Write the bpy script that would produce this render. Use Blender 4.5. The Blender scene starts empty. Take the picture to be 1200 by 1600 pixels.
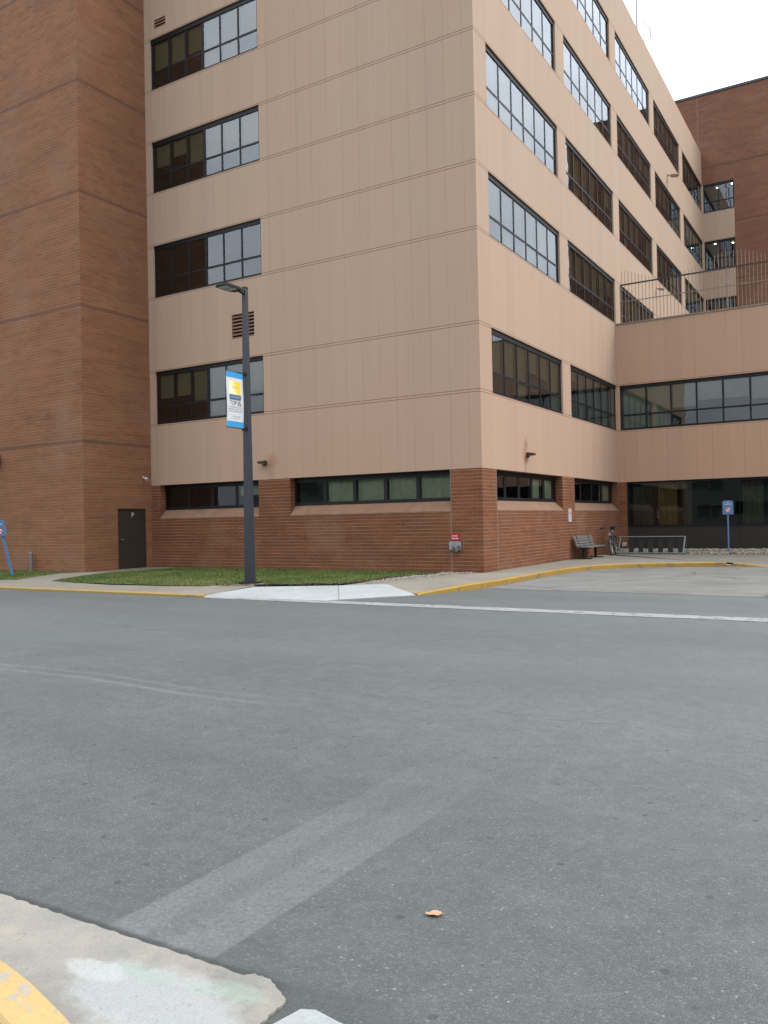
import bpy, bmesh, math, random
from mathutils import Vector, Matrix
random.seed(7)
S = bpy.context.scene
COL = S.collection
R = math.radians

# ------------------------------------------------------------------ helpers
class MB:
    """collects faces (with uv in metres and a material slot) into ONE mesh object"""
    def __init__(s): s.v=[]; s.f=[]; s.uv=[]; s.m=[]; s.sm=[]
    def poly(s, pts, uv=None, m=0, smooth=False):
        i=len(s.v); s.v+= [tuple(p) for p in pts]; s.f.append(list(range(i,i+len(pts))))
        if uv is None:
            n=(Vector(pts[1])-Vector(pts[0])).cross(Vector(pts[2])-Vector(pts[0]))
            a=[abs(c) for c in n]
            if a[2]>=a[0] and a[2]>=a[1]: uv=[(p[0],p[1]) for p in pts]
            elif a[0]>=a[1]: uv=[(p[1],p[2]) for p in pts]
            else: uv=[(p[0],p[2]) for p in pts]
        s.uv.append(list(uv)); s.m.append(m); s.sm.append(smooth)
    def box(s, x0,x1,y0,y1,z0,z1, m=0):
        a=[(x0,y0,z0),(x1,y0,z0),(x1,y1,z0),(x0,y1,z0),(x0,y0,z1),(x1,y0,z1),(x1,y1,z1),(x0,y1,z1)]
        for q in ((0,1,5,4),(1,2,6,5),(2,3,7,6),(3,0,4,7),(4,5,6,7),(3,2,1,0)): s.poly([a[k] for k in q],m=m)
    def beam(s, p0,p1,w,h,up=(0,0,1),m=0,w1=None,h1=None):
        p0=Vector(p0);p1=Vector(p1);d=(p1-p0).normalized();u=Vector(up)
        if abs(d.dot(u))>.98: u=Vector((1,0,0))
        r=d.cross(u).normalized();u=r.cross(d)
        w1=w if w1 is None else w1; h1=h if h1 is None else h1
        A=[p0+r*a*w/2+u*b*h/2 for a,b in ((-1,-1),(1,-1),(1,1),(-1,1))]
        B=[p1+r*a*w1/2+u*b*h1/2 for a,b in ((-1,-1),(1,-1),(1,1),(-1,1))]
        for k in range(4): s.poly([A[k],A[(k+1)%4],B[(k+1)%4],B[k]],m=m)
        s.poly(A[::-1],m=m); s.poly(B,m=m)
    def tube(s, pts, r, n=8, m=0, closed=False, caps=True):
        pts=[Vector(p) for p in pts]; rings=[]; N=len(pts)
        rr=r if isinstance(r,(list,tuple)) else [r]*N
        ref=Vector((0,0,1))
        for i,p in enumerate(pts):
            if closed: d=(pts[(i+1)%N]-pts[i-1]).normalized()
            else: d=(pts[min(i+1,N-1)]-pts[max(i-1,0)]).normalized()
            u=ref-d*ref.dot(d)
            if u.length<.05: u=Vector((1,0,0))-d*d.x
            if u.length<.05: u=Vector((0,1,0))-d*d.y
            u.normalize(); w=d.cross(u)
            rings.append([p+(u*math.cos(2*math.pi*k/n)+w*math.sin(2*math.pi*k/n))*rr[i] for k in range(n)])
        for i in range(N if closed else N-1):
            a=rings[i];b=rings[(i+1)%N]
            for k in range(n): s.poly([a[k],a[(k+1)%n],b[(k+1)%n],b[k]],m=m,smooth=True)
        if caps and not closed: s.poly(rings[0][::-1],m=m); s.poly(rings[-1],m=m)
    def wall(s, face, c, u0,u1,z0,z1, openings=(), m=0):
        us=sorted({u0,u1,*[v for o in openings for v in o[:2]]}); zs=sorted({z0,z1,*[v for o in openings for v in o[2:4]]})
        us=[u for u in us if u0<=u<=u1]; zs=[z for z in zs if z0<=z<=z1]
        for a,b in zip(us,us[1:]):
            for e,f in zip(zs,zs[1:]):
                cu,cz=(a+b)/2,(e+f)/2
                if any(o[0]<cu<o[1] and o[2]<cz<o[3] for o in openings): continue
                s.poly([P(face,c,*t) for t in ((a,0,e),(b,0,e),(b,0,f),(a,0,f))], uv=[(a,e),(b,e),(b,f),(a,f)], m=m)
    def reveal(s, face, c, o, d, m=0, sides='lrtb'):
        a,b,e,f=o
        q={'l':((a,0,e),(a,d,e),(a,d,f),(a,0,f)),'r':((b,d,e),(b,0,e),(b,0,f),(b,d,f)),
           't':((a,0,f),(a,d,f),(b,d,f),(b,0,f)),'b':((a,d,e),(a,0,e),(b,0,e),(b,d,e))}
        for k in sides:
            s.poly([P(face,c,*t) for t in q[k]], uv=[(t[0]+t[1],t[2]) if k in 'lr' else (t[0],t[2]+t[1]) for t in q[k]], m=m)
    def build(s, name, mats, parent=None, merge=False, bevel=0, origin=None):
        me=bpy.data.meshes.new(name)
        v=s.v
        if origin is not None: v=[tuple(Vector(p)-Vector(origin)) for p in v]
        me.from_pydata(v,[],s.f); uvl=me.uv_layers.new(name='UVMap')
        k=0
        flat=[]
        for f in s.uv:
            for t in f: flat+= [t[0],t[1]]
        uvl.data.foreach_set('uv',flat)
        if not isinstance(mats,(list,tuple)): mats=[mats]
        for mt in mats: me.materials.append(mt)
        me.polygons.foreach_set('material_index',s.m); me.polygons.foreach_set('use_smooth',s.sm)
        if merge:
            bm=bmesh.new(); bm.from_mesh(me); bmesh.ops.remove_doubles(bm,verts=bm.verts,dist=1e-4)
            bmesh.ops.recalc_face_normals(bm,faces=bm.faces); bm.to_mesh(me); bm.free()
        me.update()
        o=bpy.data.objects.new(name,me); COL.objects.link(o)
        if origin is not None: o.location=origin
        if parent: o.parent=parent
        if bevel:
            b=o.modifiers.new('bevel','BEVEL'); b.width=bevel; b.segments=2; b.limit_method='ANGLE'
        return o
def P(face,c,u,d,z):
    if face=='S': return (u,c+d,z)
    if face=='E': return (c-d,u,z)
    if face=='N': return (-u,c-d,z)
def tag(o,label,cat,group=None):
    o['label']=label;o['category']=cat
    if group:o['group']=group
    return o
def thing(name,label,cat,loc=(0,0,0),group=None):
    o=bpy.data.objects.new(name,None);COL.objects.link(o);o.location=loc;o.empty_display_size=.3
    return tag(o,label,cat,group)
def struct(o): o['kind']='structure'; return o
def text_mesh(name, body, size, mat, parent, loc, rot, extrude=.001, align='CENTER', sx=1.0):
    cu=bpy.data.curves.new(name,'FONT'); cu.body=body; cu.size=size; cu.extrude=extrude; cu.align_x=align; cu.align_y='CENTER'
    t=bpy.data.objects.new(name+'_tmp',cu); COL.objects.link(t)
    dg=bpy.context.evaluated_depsgraph_get(); me=bpy.data.meshes.new_from_object(t.evaluated_get(dg))
    bpy.data.objects.remove(t)
    me.materials.clear(); me.materials.append(mat)
    o=bpy.data.objects.new(name,me); COL.objects.link(o); o.location=loc; o.rotation_euler=rot; o.scale=(sx,1,1)
    if parent: o.parent=parent
    return o
def dashes(mb, face, c, d, u0,u1,z,h,seed,m=0, tilt=None):
    """a line of writing too small to read: short strokes of uneven width"""
    rr=random.Random(seed); u=u0
    while u<u1-.004:
        w=rr.uniform(.35,.9)*h*1.1
        w=min(w,u1-u)
        zz=h*rr.uniform(.75,1)
        mb.poly([P(face,c,u,d,z),P(face,c,u+w,d,z),P(face,c,u+w,d,z+zz),P(face,c,u,d,z+zz)],m=m)
        u+=w+h*(.25 if rr.random()>.2 else .7)

# ------------------------------------------------------------------ node helpers
def mat(name):
    m=bpy.data.materials.new(name); m.use_nodes=True; nt=m.node_tree
    b=nt.nodes['Principled BSDF']; b.inputs['Specular IOR Level'].default_value=.35
    return m,nt,b
def N(nt,t,**kw):
    n=nt.nodes.new(t)
    for k,v in kw.items():
        if hasattr(n,k): setattr(n,k,v)
    return n
def val(nt,op,a,b=None,c=None,clamp=False):
    n=nt.nodes.new('ShaderNodeMath'); n.operation=op; n.use_clamp=clamp
    for i,x in enumerate((a,b,c)):
        if x is None: continue
        if isinstance(x,(int,float)): n.inputs[i].default_value=x
        else: nt.links.new(x,n.inputs[i])
    return n.outputs[0]
def mix(nt,f,a,b,mode='MIX'):
    n=nt.nodes.new('ShaderNodeMixRGB'); n.blend_type=mode
    for i,x in enumerate((f,a,b)):
        if isinstance(x,(int,float)): n.inputs[i].default_value=x
        elif isinstance(x,tuple): n.inputs[i].default_value=(*x,1) if len(x)==3 else x
        else: nt.links.new(x,n.inputs[i])
    return n.outputs[0]
def ramp(nt,x,stops):
    n=nt.nodes.new('ShaderNodeValToRGB'); cr=n.color_ramp
    while len(cr.elements)<len(stops): cr.elements.new(.5)
    for e,(p,c) in zip(cr.elements,stops):
        e.position=p; e.color=(c,c,c,1) if isinstance(c,(int,float)) else (*c,1)
    nt.links.new(x,n.inputs[0]); return n.outputs[0]
def coords(nt,kind='Object',scale=(1,1,1),rot=(0,0,0),loc=(0,0,0)):
    tc=nt.nodes.new('ShaderNodeTexCoord'); mp=nt.nodes.new('ShaderNodeMapping')
    mp.inputs['Scale'].default_value=scale; mp.inputs['Rotation'].default_value=rot; mp.inputs['Location'].default_value=loc
    nt.links.new(tc.outputs[kind],mp.inputs[0]); return mp.outputs[0]
def noise(nt,vec,scale,detail=4,rough=.6,dist=0,out=0):
    n=nt.nodes.new('ShaderNodeTexNoise'); n.inputs['Scale'].default_value=scale; n.inputs['Detail'].default_value=detail
    n.inputs['Roughness'].default_value=rough; n.inputs['Distortion'].default_value=dist
    nt.links.new(vec,n.inputs['Vector']); return n.outputs[out]
def bump(nt,b,h,strength,dist):
    n=nt.nodes.new('ShaderNodeBump'); n.inputs['Strength'].default_value=strength; n.inputs['Distance'].default_value=dist
    nt.links.new(h,n.inputs['Height']); nt.links.new(n.outputs[0],b.inputs['Normal'])
def sepxyz(nt,v):
    n=nt.nodes.new('ShaderNodeSeparateXYZ'); nt.links.new(v,n.inputs[0]); return n.outputs
def band(nt,x,lo,hi,soft=.0):
    """1 inside lo..hi"""
    if soft<=0: return val(nt,'MULTIPLY',val(nt,'GREATER_THAN',x,lo),val(nt,'LESS_THAN',x,hi))
    def ss(e0,e1):
        n=nt.nodes.new('ShaderNodeMapRange'); n.interpolation_type='SMOOTHSTEP'
        nt.links.new(x,n.inputs[0]); n.inputs[1].default_value=e0; n.inputs[2].default_value=e1
        return n.outputs[0]
    return val(nt,'MULTIPLY',ss(lo-soft,lo+soft),val(nt,'SUBTRACT',1.0,ss(hi-soft,hi+soft)))

K=.69      # overall reflectance level of the place under this sky
def dim_(nt,c,k=None): return mix(nt,1.0,c,((k or K),)*3,'MULTIPLY')
def simple(name,col,rough=.6,metal=0,var=.12,vs=6,spec=.35):
    m,nt,b=mat(name); v=coords(nt)
    n=noise(nt,v,vs,5)
    c=mix(nt,ramp(nt,n,[(.3,0.0),(.7,1.0)]),tuple(x*(1-var) for x in col),tuple(min(1,x*(1+var)) for x in col))
    nt.links.new(dim_(nt,c),b.inputs['Base Color']); b.inputs['Roughness'].default_value=rough; b.inputs['Metallic'].default_value=metal
    b.inputs['Specular IOR Level'].default_value=spec
    return m

def brick_mat(name, c1, c2, dark, mortar, joints=(), mort_amt=1.0, vjoints=()):
    m,nt,b=mat(name); uv=coords(nt,'UV')
    br=nt.nodes.new('ShaderNodeTexBrick'); br.offset=.5
    for k,v in (('Scale',1.0),('Mortar Size',.0),('Brick Width',.302),('Row Height',.1),('Bias',0.)): br.inputs[k].default_value=v
    br.inputs['Color1'].default_value=(0,0,0,1); br.inputs['Color2'].default_value=(1,1,1,1); br.inputs['Mortar'].default_value=(0,0,0,1)
    nt.links.new(uv,br.inputs['Vector'])
    u=sepxyz(nt,uv)
    big=noise(nt,uv,.35,5,.62)
    row=noise(nt,coords(nt,'UV',(.35,10,1)),1.0,3,.6)
    # per-brick tone: brick value + patchiness
    t=val(nt,'ADD',val(nt,'MULTIPLY',br.outputs['Color'],.5),val(nt,'MULTIPLY',row,.5))
    col=mix(nt,ramp(nt,t,[(.25,0.),(.75,1.)]),c1,c2)
    col=mix(nt,ramp(nt,val(nt,'ADD',val(nt,'MULTIPLY',br.outputs['Color'],.45),val(nt,'MULTIPLY',big,.65)),[(.68,0.),(.86,.62)]),col,dark)
    col=mix(nt,ramp(nt,noise(nt,uv,.12,4,.6),[(.35,.0),(.7,.5)]),col,tuple(x*.72 for x in c1))
    col=mix(nt,ramp(nt,noise(nt,coords(nt,'UV',(.45,2.6,1)),1.0,5,.65),[(.46,0.),(.72,.42)]),col,(c2[0]*1.12,c2[1]*1.1,c2[2]*1.0))
    col=mix(nt,ramp(nt,noise(nt,coords(nt,'UV',(.6,3.4,1),loc=(5,3,0)),1.0,5,.65),[(.5,0.),(.75,.38)]),col,tuple(x*.9 for x in dark))
    col=mix(nt,val(nt,'MULTIPLY',br.outputs['Color'],.55),col,mix(nt,1.0,col,(.74,.72,.72),'MULTIPLY'))
    col=mix(nt,ramp(nt,noise(nt,coords(nt,'UV',(.5,.5,1),loc=(2,7,0)),.9,5,.6),[(.52,0.),(.72,.4)]),col,(.27,.175,.12))
    fine=noise(nt,uv,60,3,.6)
    col=mix(nt,.25,col,mix(nt,fine,(0.,0.,0.),(1.,1.,1.)),'OVERLAY')
    # bed joints and faint head joints
    fy=val(nt,'FRACT',val(nt,'DIVIDE',u[1],.1)); fy=val(nt,'ABSOLUTE',val(nt,'SUBTRACT',fy,.5))
    bed=ramp(nt,fy,[(.405,0.),(.45,1.)])
    odd=val(nt,'FRACT',val(nt,'MULTIPLY',val(nt,'FLOOR',val(nt,'DIVIDE',u[1],.1)),.5))
    fx=val(nt,'ABSOLUTE',val(nt,'SUBTRACT',val(nt,'FRACT',val(nt,'ADD',val(nt,'DIVIDE',u[0],.302),odd)),.5))
    head=ramp(nt,fx,[(.478,0.),(.49,1.)])
    mk=val(nt,'MULTIPLY',bed,ramp(nt,noise(nt,uv,1.3,4,.7),[(.32,.12*mort_amt),(.62,mort_amt)]))
    col=mix(nt,val(nt,'MULTIPLY',head,.3*mort_amt),col,mortar)
    col=mix(nt,mk,col,mortar)
    jw=val(nt,'ADD',u[1],val(nt,'MULTIPLY',val(nt,'SUBTRACT',noise(nt,uv,1.5,3,.6),.5),.08))
    for z in joints: col=mix(nt,val(nt,'MULTIPLY',band(nt,jw,z-.05,z+.05,.03),.55),col,(.075,.050,.042))
    for x in vjoints: col=mix(nt,val(nt,'MULTIPLY',band(nt,u[0],x-.02,x+.02,.008),.7),col,(.26,.2,.16))
    # grime near ground and pale bloom
    nt.links.new(dim_(nt,col),b.inputs['Base Color']); b.inputs['Roughness'].default_value=.85
    b.inputs['Specular IOR Level'].default_value=.2
    h=val(nt,'SUBTRACT',val(nt,'MULTIPLY',fine,.4),val(nt,'MAXIMUM',bed,head))
    bump(nt,b,h,.5,.008)
    return m

def clad_mat(name, base, stains=False):
    m,nt,b=mat(name); uv=coords(nt,'UV'); u=sepxyz(nt,uv)
    st=noise(nt,coords(nt,'UV',(1.9,.05,1)),1.0,5,.65)          # vertical run-off streaks
    st2=noise(nt,coords(nt,'UV',(7,.12,1)),1.0,4,.6)
    big=noise(nt,uv,.22,4,.55)
    pid=val(nt,'FLOOR',val(nt,'DIVIDE',val(nt,'ADD',u[0],.35),.568))
    wn=nt.nodes.new('ShaderNodeTexWhiteNoise'); wn.noise_dimensions='1D'; nt.links.new(pid,wn.inputs['W'])
    col=mix(nt,ramp(nt,st,[(.3,0.),(.72,1.)]),tuple(x*f for x,f in zip(base,(.955,.955,.955))),tuple(x*f for x,f in zip(base,(1.035,1.035,1.035))))
    col=mix(nt,ramp(nt,big,[(.35,0.),(.7,.55)]),col,tuple(x*f for x,f in zip(base,(1.0,.93,.88))))
    col=mix(nt,ramp(nt,st2,[(.5,0.),(.8,.20)]),col,tuple(x*.76 for x in base))
    col=mix(nt,.022,col,mix(nt,wn.outputs[0],(0,0,0),(1,1,1)),'OVERLAY')
    lowm=nt.nodes.new('ShaderNodeMapRange'); lowm.interpolation_type='SMOOTHSTEP'; nt.links.new(val(nt,'ADD',u[1],val(nt,'MULTIPLY',big,3.)),lowm.inputs[0]); lowm.inputs[1].default_value=14; lowm.inputs[2].default_value=3
    col=mix(nt,lowm.outputs[0],col,mix(nt,1.0,col,(1.03,.945,.92),'MULTIPLY'))
    run=noise(nt,coords(nt,'UV',(4.5,.03,1),loc=(3,1,0)),1.0,6,.7)
    col=mix(nt,ramp(nt,run,[(.56,0.),(.75,.22)]),col,tuple(x*.70 for x in base))
    sand=noise(nt,uv,90,2,.7)
    col=mix(nt,.14,col,mix(nt,sand,(0,0,0),(1,1,1)),'OVERLAY')
    fx=val(nt,'ABSOLUTE',val(nt,'SUBTRACT',val(nt,'FRACT',val(nt,'DIVIDE',val(nt,'ADD',u[0],.35),.568)),.5))
    seam=ramp(nt,fx,[(.468,0.),(.492,1.)])
    seamv=val(nt,'MULTIPLY',seam,ramp(nt,noise(nt,coords(nt,'UV',(1.76,.25,1)),1.,2,.5),[(.35,.06),(.7,.36)]))
    col=mix(nt,seamv,col,tuple(x*f for x,f in zip(base,(.5,.42,.38))))
    hs=seam
    # double grooves at every head and sill level
    for z in LEVELS:
        for dz in (-.045,.03):
            g=band(nt,u[1],z+dz-.011,z+dz+.011,.006)
            col=mix(nt,val(nt,'MULTIPLY',g,.72),col,tuple(x*f for x,f in zip(base,(.42,.30,.25))))
            hs=val(nt,'ADD',hs,val(nt,'MULTIPLY',g,3.))
    if stains:
        wob=val(nt,'MULTIPLY',val(nt,'SUBTRACT',noise(nt,uv,5,4,.6),.5),.5)
        for (u0,z0,ru,rz,c_,a_) in ((-7.22,3.42,.34,.30,(.36,.15,.07),.45),(-7.28,3.12,.16,.55,(.28,.17,.11),.4),(3.10,3.37,.24,.28,(.36,.14,.06),.55),(3.16,3.05,.15,.5,(.26,.15,.09),.45),(3.22,3.68,.20,.26,(.10,.085,.075),.45),(23.9,18.6,.2,.8,(.2,.16,.13),.3)):
            du=val(nt,'DIVIDE',val(nt,'SUBTRACT',u[0],u0),ru); dz=val(nt,'DIVIDE',val(nt,'SUBTRACT',u[1],z0),rz)
            rr_=val(nt,'ADD',val(nt,'SQRT',val(nt,'ADD',val(nt,'MULTIPLY',du,du),val(nt,'MULTIPLY',dz,dz))),wob)
            col=mix(nt,val(nt,'MULTIPLY',ramp(nt,rr_,[(.25,1.),(1.,0.)]),a_),col,c_)
    nt.links.new(dim_(nt,col),b.inputs['Base Color']); b.inputs['Roughness'].default_value=.8
    b.inputs['Specular IOR Level'].default_value=.25
    h=val(nt,'SUBTRACT',val(nt,'MULTIPLY',sand,.5),hs)
    bump(nt,b,h,.35,.006)
    return m

LEVELS=[4.95,6.79,9.36,11.17,13.01,14.8,16.62,18.4,20.2,21.95]
BASE_TAN=(.455,.340,.254)
M={}
M['clad']=clad_mat('precast_cladding',BASE_TAN)
M['clad_office']=clad_mat('weathered_precast_cladding',BASE_TAN,True)
M['clad_wing']=clad_mat('shade_lifted_pinkish_cladding',(.505,.350,.248))  # pinker tan, also lightened in colour to offset the wing's shade
M['sill']=simple('tan_precast_sill',(.235,.135,.085),.85,var=.16,vs=3)
M['brick']=brick_mat('red_brick',(.165,.060,.029),(.265,.103,.046),(.080,.043,.031),(.36,.25,.175),mort_amt=.85,vjoints=(.97,-.97))
M['brick_tower']=brick_mat('orange_brown_brick',(.226,.098,.049),(.335,.156,.083),(.118,.064,.042),(.35,.225,.155),joints=(4.2,8.58,12.25,15.85,19.45,23.05),mort_amt=.62)
M['brick_far']=brick_mat('brown_brick',(.200,.091,.056),(.275,.128,.079),(.10,.062,.048),(.26,.18,.13),joints=(12.2,15.85,19.4,23.0),mort_amt=.4,vjoints=(-.16,))
M['frame']=simple('dark_bronze_aluminium',(.0075,.0088,.0115),.5,0,.2,3,.25)
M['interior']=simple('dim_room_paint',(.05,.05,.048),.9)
M['blind']=simple('olive_roller_blind',(.54,.525,.34),.9,var=.06,vs=2)
M['blind_pale']=simple('pale_roller_blind',(.74,.78,.64),.9,var=.05,vs=2)
M['curtain']=simple('grey_green_curtain',(.55,.64,.50),.9,var=.1,vs=5)
M['roofing']=simple('roof_membrane',(.16,.16,.16),.9)
M['coping']=simple('metal_coping',(.06,.07,.09),.5,.3)
M['slate']=simple('dark_slate_pole_paint',(.016,.0215,.033),.5,.0,.1,4,.5)
M['black']=simple('black_steel',(.02,.02,.021),.5,.2)
M['wood']=None
M['galv']=simple('galvanised_steel',(.36,.40,.41),.45,.6,.18,14)
M['galv_dull']=simple('dull_galvanised_steel',(.20,.225,.235),.5,.4,.2,12)
M['rail']=simple('weathered_railing_paint',(.27,.215,.175),.6,.1,.2,8)
M['brownmetal']=simple('brown_fixture_metal',(.055,.040,.032),.5,.2)
M['rail_dark']=simple('dark_handrail',(.05,.045,.042),.5,.2)
M['blue']=simple('blue_sign_enamel',(.075,.175,.34),.4,0,.05,5,.5)
M['banner_blue']=simple('cyan_blue_vinyl',(.035,.30,.62),.5,0,.05,3)
M['white']=simple('white_vinyl',(.62,.64,.67),.5,0,.03,3)
M['gold']=None
M['navy']=simple('steel_blue_print',(.085,.15,.28),.5,0,.05)
M['ink']=simple('dark_grey_print',(.10,.11,.13),.6)
M['ink_soft']=simple('grey_print',(.36,.38,.40),.6)
M['red']=simple('red_sign_enamel',(.45,.012,.022),.4,0,.05)
M['pink']=simple('pink_print',(.50,.36,.40),.6,0,.05)
M['pinkwhite']=simple('sun_faded_white_sign',(.58,.53,.53),.5,0,.04)
M['door']=simple('dark_brown_door_paint',(.040,.029,.023),.45,0,.08,3,.4)
M['spandrel']=simple('dark_brown_spandrel',(.024,.018,.016),.7,0,.08,2)
M['stone']=simple('pale_river_gravel',(.27,.24,.195),.85,0,.6,9)
M['leaf']=simple('dry_orange_leaf',(.50,.29,.18),.7,0,.2,30)
M['tyre']=simple('tyre_rubber',(.02,.02,.02),.8)
M['silver']=simple('silver_rim',(.5,.5,.5),.35,.8)
M['bike']=simple('dark_blue_bike_paint',(.035,.045,.08),.35,.1)
M['lens']=simple('frosted_lens',(.55,.58,.55),.4)

def wood_mat():
    m,nt,b=mat('weathered_grey_wood'); v=coords(nt,'Object',(30,2,30)); n=noise(nt,v,1.2,5,.6)
    nt.links.new(mix(nt,n,(.05,.05,.048),(.15,.148,.14)),b.inputs['Base Color']); b.inputs['Roughness'].default_value=.8; return m
M['wood']=wood_mat()
def gold_mat():
    m,nt,b=mat('gold_foil_print'); u=sepxyz(nt,coords(nt,'Generated'))
    d=val(nt,'ADD',u[1],val(nt,'MULTIPLY',u[2],.45))
    nt.links.new(mix(nt,ramp(nt,d,[(.55,0.),(.95,1.)]),(.66,.60,.34),(.62,.42,.02)),b.inputs['Base Color']); b.inputs['Roughness'].default_value=.5; return m
M['gold']=gold_mat()

def glass_mat(name, ior, tint, refl=(.86,.93,1.0)):
    m=bpy.data.materials.new(name); m.use_nodes=True; nt=m.node_tree; nt.nodes.remove(nt.nodes['Principled BSDF'])
    out=nt.nodes['Material Output']; tr=nt.nodes.new('ShaderNodeBsdfTransparent'); tr.inputs[0].default_value=(*tint,1)
    gl=nt.nodes.new('ShaderNodeBsdfGlossy'); gl.inputs['Roughness'].default_value=.012; gl.inputs['Color'].default_value=(*refl,1)
    fr=nt.nodes.new('ShaderNodeFresnel'); fr.inputs['IOR'].default_value=ior
    # roller-wave: very slight waviness of the panes
    v=coords(nt,'Object'); bp=nt.nodes.new('ShaderNodeBump'); bp.inputs['Strength'].default_value=.035; bp.inputs['Distance'].default_value=.02
    nt.links.new(noise(nt,v,1.4,2,.5),bp.inputs['Height']); nt.links.new(bp.outputs[0],gl.inputs['Normal'])
    mx=nt.nodes.new('ShaderNodeMixShader')
    nt.links.new(fr.outputs[0],mx.inputs[0]); nt.links.new(tr.outputs[0],mx.inputs[1]); nt.links.new(gl.outputs[0],mx.inputs[2])
    nt.links.new(mx.outputs[0],out.inputs[0]); return m
M['glass']=glass_mat('tinted_solar_glass',2.05,(.66,.67,.60))
M['glass_low']=glass_mat('grey_ground_floor_glass',1.66,(.80,.83,.76))
def emit(name,col,st):
    m=bpy.data.materials.new(name); m.use_nodes=True; b=m.node_tree.nodes['Principled BSDF']
    b.inputs['Emission Color'].default_value=(*col,1); b.inputs['Emission Strength'].default_value=st; return m
M['lamp']=emit('lit_ceiling_panel',(1,.95,.8),6)

def asphalt_mat():
    m,nt,b=mat('worn_asphalt'); v=coords(nt); x=sepxyz(nt,v)
    agg=nt.nodes.new('ShaderNodeTexVoronoi'); agg.inputs['Scale'].default_value=120; nt.links.new(v,agg.inputs['Vector'])
    wn=nt.nodes.new('ShaderNodeSeparateColor'); nt.links.new(agg.outputs['Color'],wn.inputs[0])
    fine=noise(nt,v,150,3,.7); mid=noise(nt,v,9,5,.65); big=noise(nt,v,.45,5,.6); lane=noise(nt,coords(nt,'Object',(.05,.55,1)),1.,4,.55)
    base=mix(nt,ramp(nt,big,[(.3,0.),(.7,1.)]),(.075,.092,.089),(.101,.123,.119))
    base=mix(nt,ramp(nt,lane,[(.38,0.),(.66,.65)]),base,(.138,.149,.150))
    base=mix(nt,ramp(nt,mid,[(.35,.45),(.58,0.)]),base,(.070,.079,.080))
    base=mix(nt,ramp(nt,noise(nt,coords(nt,'Object',loc=(4,9,0)),3.2,7,.72),[(.5,0.),(.68,.32)]),base,(.165,.178,.178))
    base=mix(nt,ramp(nt,noise(nt,coords(nt,'Object',loc=(14,2,0)),26,4,.75),[(.56,0.),(.72,.5)]),base,(.06,.068,.068))
    pol=nt.nodes.new('ShaderNodeMapRange'); pol.interpolation_type='SMOOTHSTEP'; nt.links.new(x[1],pol.inputs[0]); pol.inputs[1].default_value=-18.6; pol.inputs[2].default_value=-13.5
    base=mix(nt,val(nt,'SUBTRACT',1.0,pol.outputs[0]),base,mix(nt,1.0,base,(.74,.74,.74),'MULTIPLY'))  # asphalt tone darkens smoothly towards the near gutter
    sp=ramp(nt,wn.outputs[0],[(0.,-0.),(.06,0.),(.8,0.),(.95,1.)])
    base=mix(nt,val(nt,'MULTIPLY',sp,.20),base,(.30,.31,.30))
    dk=ramp(nt,wn.outputs[1],[(.02,1.),(.20,0.)])
    base=mix(nt,val(nt,'MULTIPLY',dk,.38),base,(.05,.055,.056))
    base=mix(nt,.22,base,mix(nt,fine,(0,0,0),(1,1,1)),'OVERLAY')
    gr=nt.nodes.new('ShaderNodeTexVoronoi'); gr.voronoi_dimensions='2D'; gr.inputs['Scale'].default_value=22; nt.links.new(v,gr.inputs['Vector'])
    gc=nt.nodes.new('ShaderNodeSeparateColor'); nt.links.new(gr.outputs['Color'],gc.inputs[0])
    base=mix(nt,val(nt,'MULTIPLY',val(nt,'MULTIPLY',ramp(nt,gr.outputs['Distance'],[(.08,1.),(.15,0.)]),ramp(nt,gc.outputs[0],[(.94,0.),(.96,1.)])),.45),base,(.33,.34,.33))
    # little tar spots / pits
    pit=nt.nodes.new('ShaderNodeTexVoronoi'); pit.voronoi_dimensions='2D'; pit.inputs['Scale'].default_value=1.7; nt.links.new(mix(nt,.035,v,noise(nt,v,12,3,.6,0,1),'ADD'),pit.inputs['Vector'])
    pr=nt.nodes.new('ShaderNodeSeparateColor'); nt.links.new(pit.outputs['Color'],pr.inputs[0])
    pm=val(nt,'MULTIPLY',ramp(nt,pit.outputs['Distance'],[(.022,1.),(.036,0.)]),ramp(nt,pr.outputs[0],[(.45,0.),(.49,1.)]))
    base=mix(nt,val(nt,'MULTIPLY',pm,.62),base,(.032,.035,.036))
    pit2=nt.nodes.new('ShaderNodeTexVoronoi'); pit2.voronoi_dimensions='2D'; pit2.inputs['Scale'].default_value=5.5; nt.links.new(mix(nt,.02,v,noise(nt,v,30,3,.6,0,1),'ADD'),pit2.inputs['Vector'])
    pr2=nt.nodes.new('ShaderNodeSeparateColor'); nt.links.new(pit2.outputs['Color'],pr2.inputs[0])
    pm2=val(nt,'MULTIPLY',ramp(nt,pit2.outputs['Distance'],[(.035,1.),(.07,0.)]),ramp(nt,pr2.outputs[0],[(.6,0.),(.64,1.)]))
    base=mix(nt,val(nt,'MULTIPLY',pm2,.42),base,(.04,.044,.045))
    # worn-out painted bar running away from the near gutter
    wear=noise(nt,v,7,5,.7); fade=ramp(nt,val(nt,'MULTIPLY',val(nt,'ADD',x[1],18.12),.36),[(0.,1.),(.12,.85),(.5,.5),(1.,.0)])
    skew=val(nt,'ADD',x[0],val(nt,'MULTIPLY',val(nt,'ADD',x[1],18.07),-.02))
    bar=val(nt,'MULTIPLY',band(nt,skew,6.56,7.10,.010),band(nt,x[1],-18.12,-15.2,.01))
    bar=val(nt,'MULTIPLY',val(nt,'MULTIPLY',bar,fade),ramp(nt,noise(nt,v,45,5,.8),[(.36,.25),(.60,1.)]))
    split=val(nt,'SUBTRACT',1.0,val(nt,'MULTIPLY',band(nt,skew,6.74,6.86,.03),.45))
    bar=val(nt,'MULTIPLY',bar,split)
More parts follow.
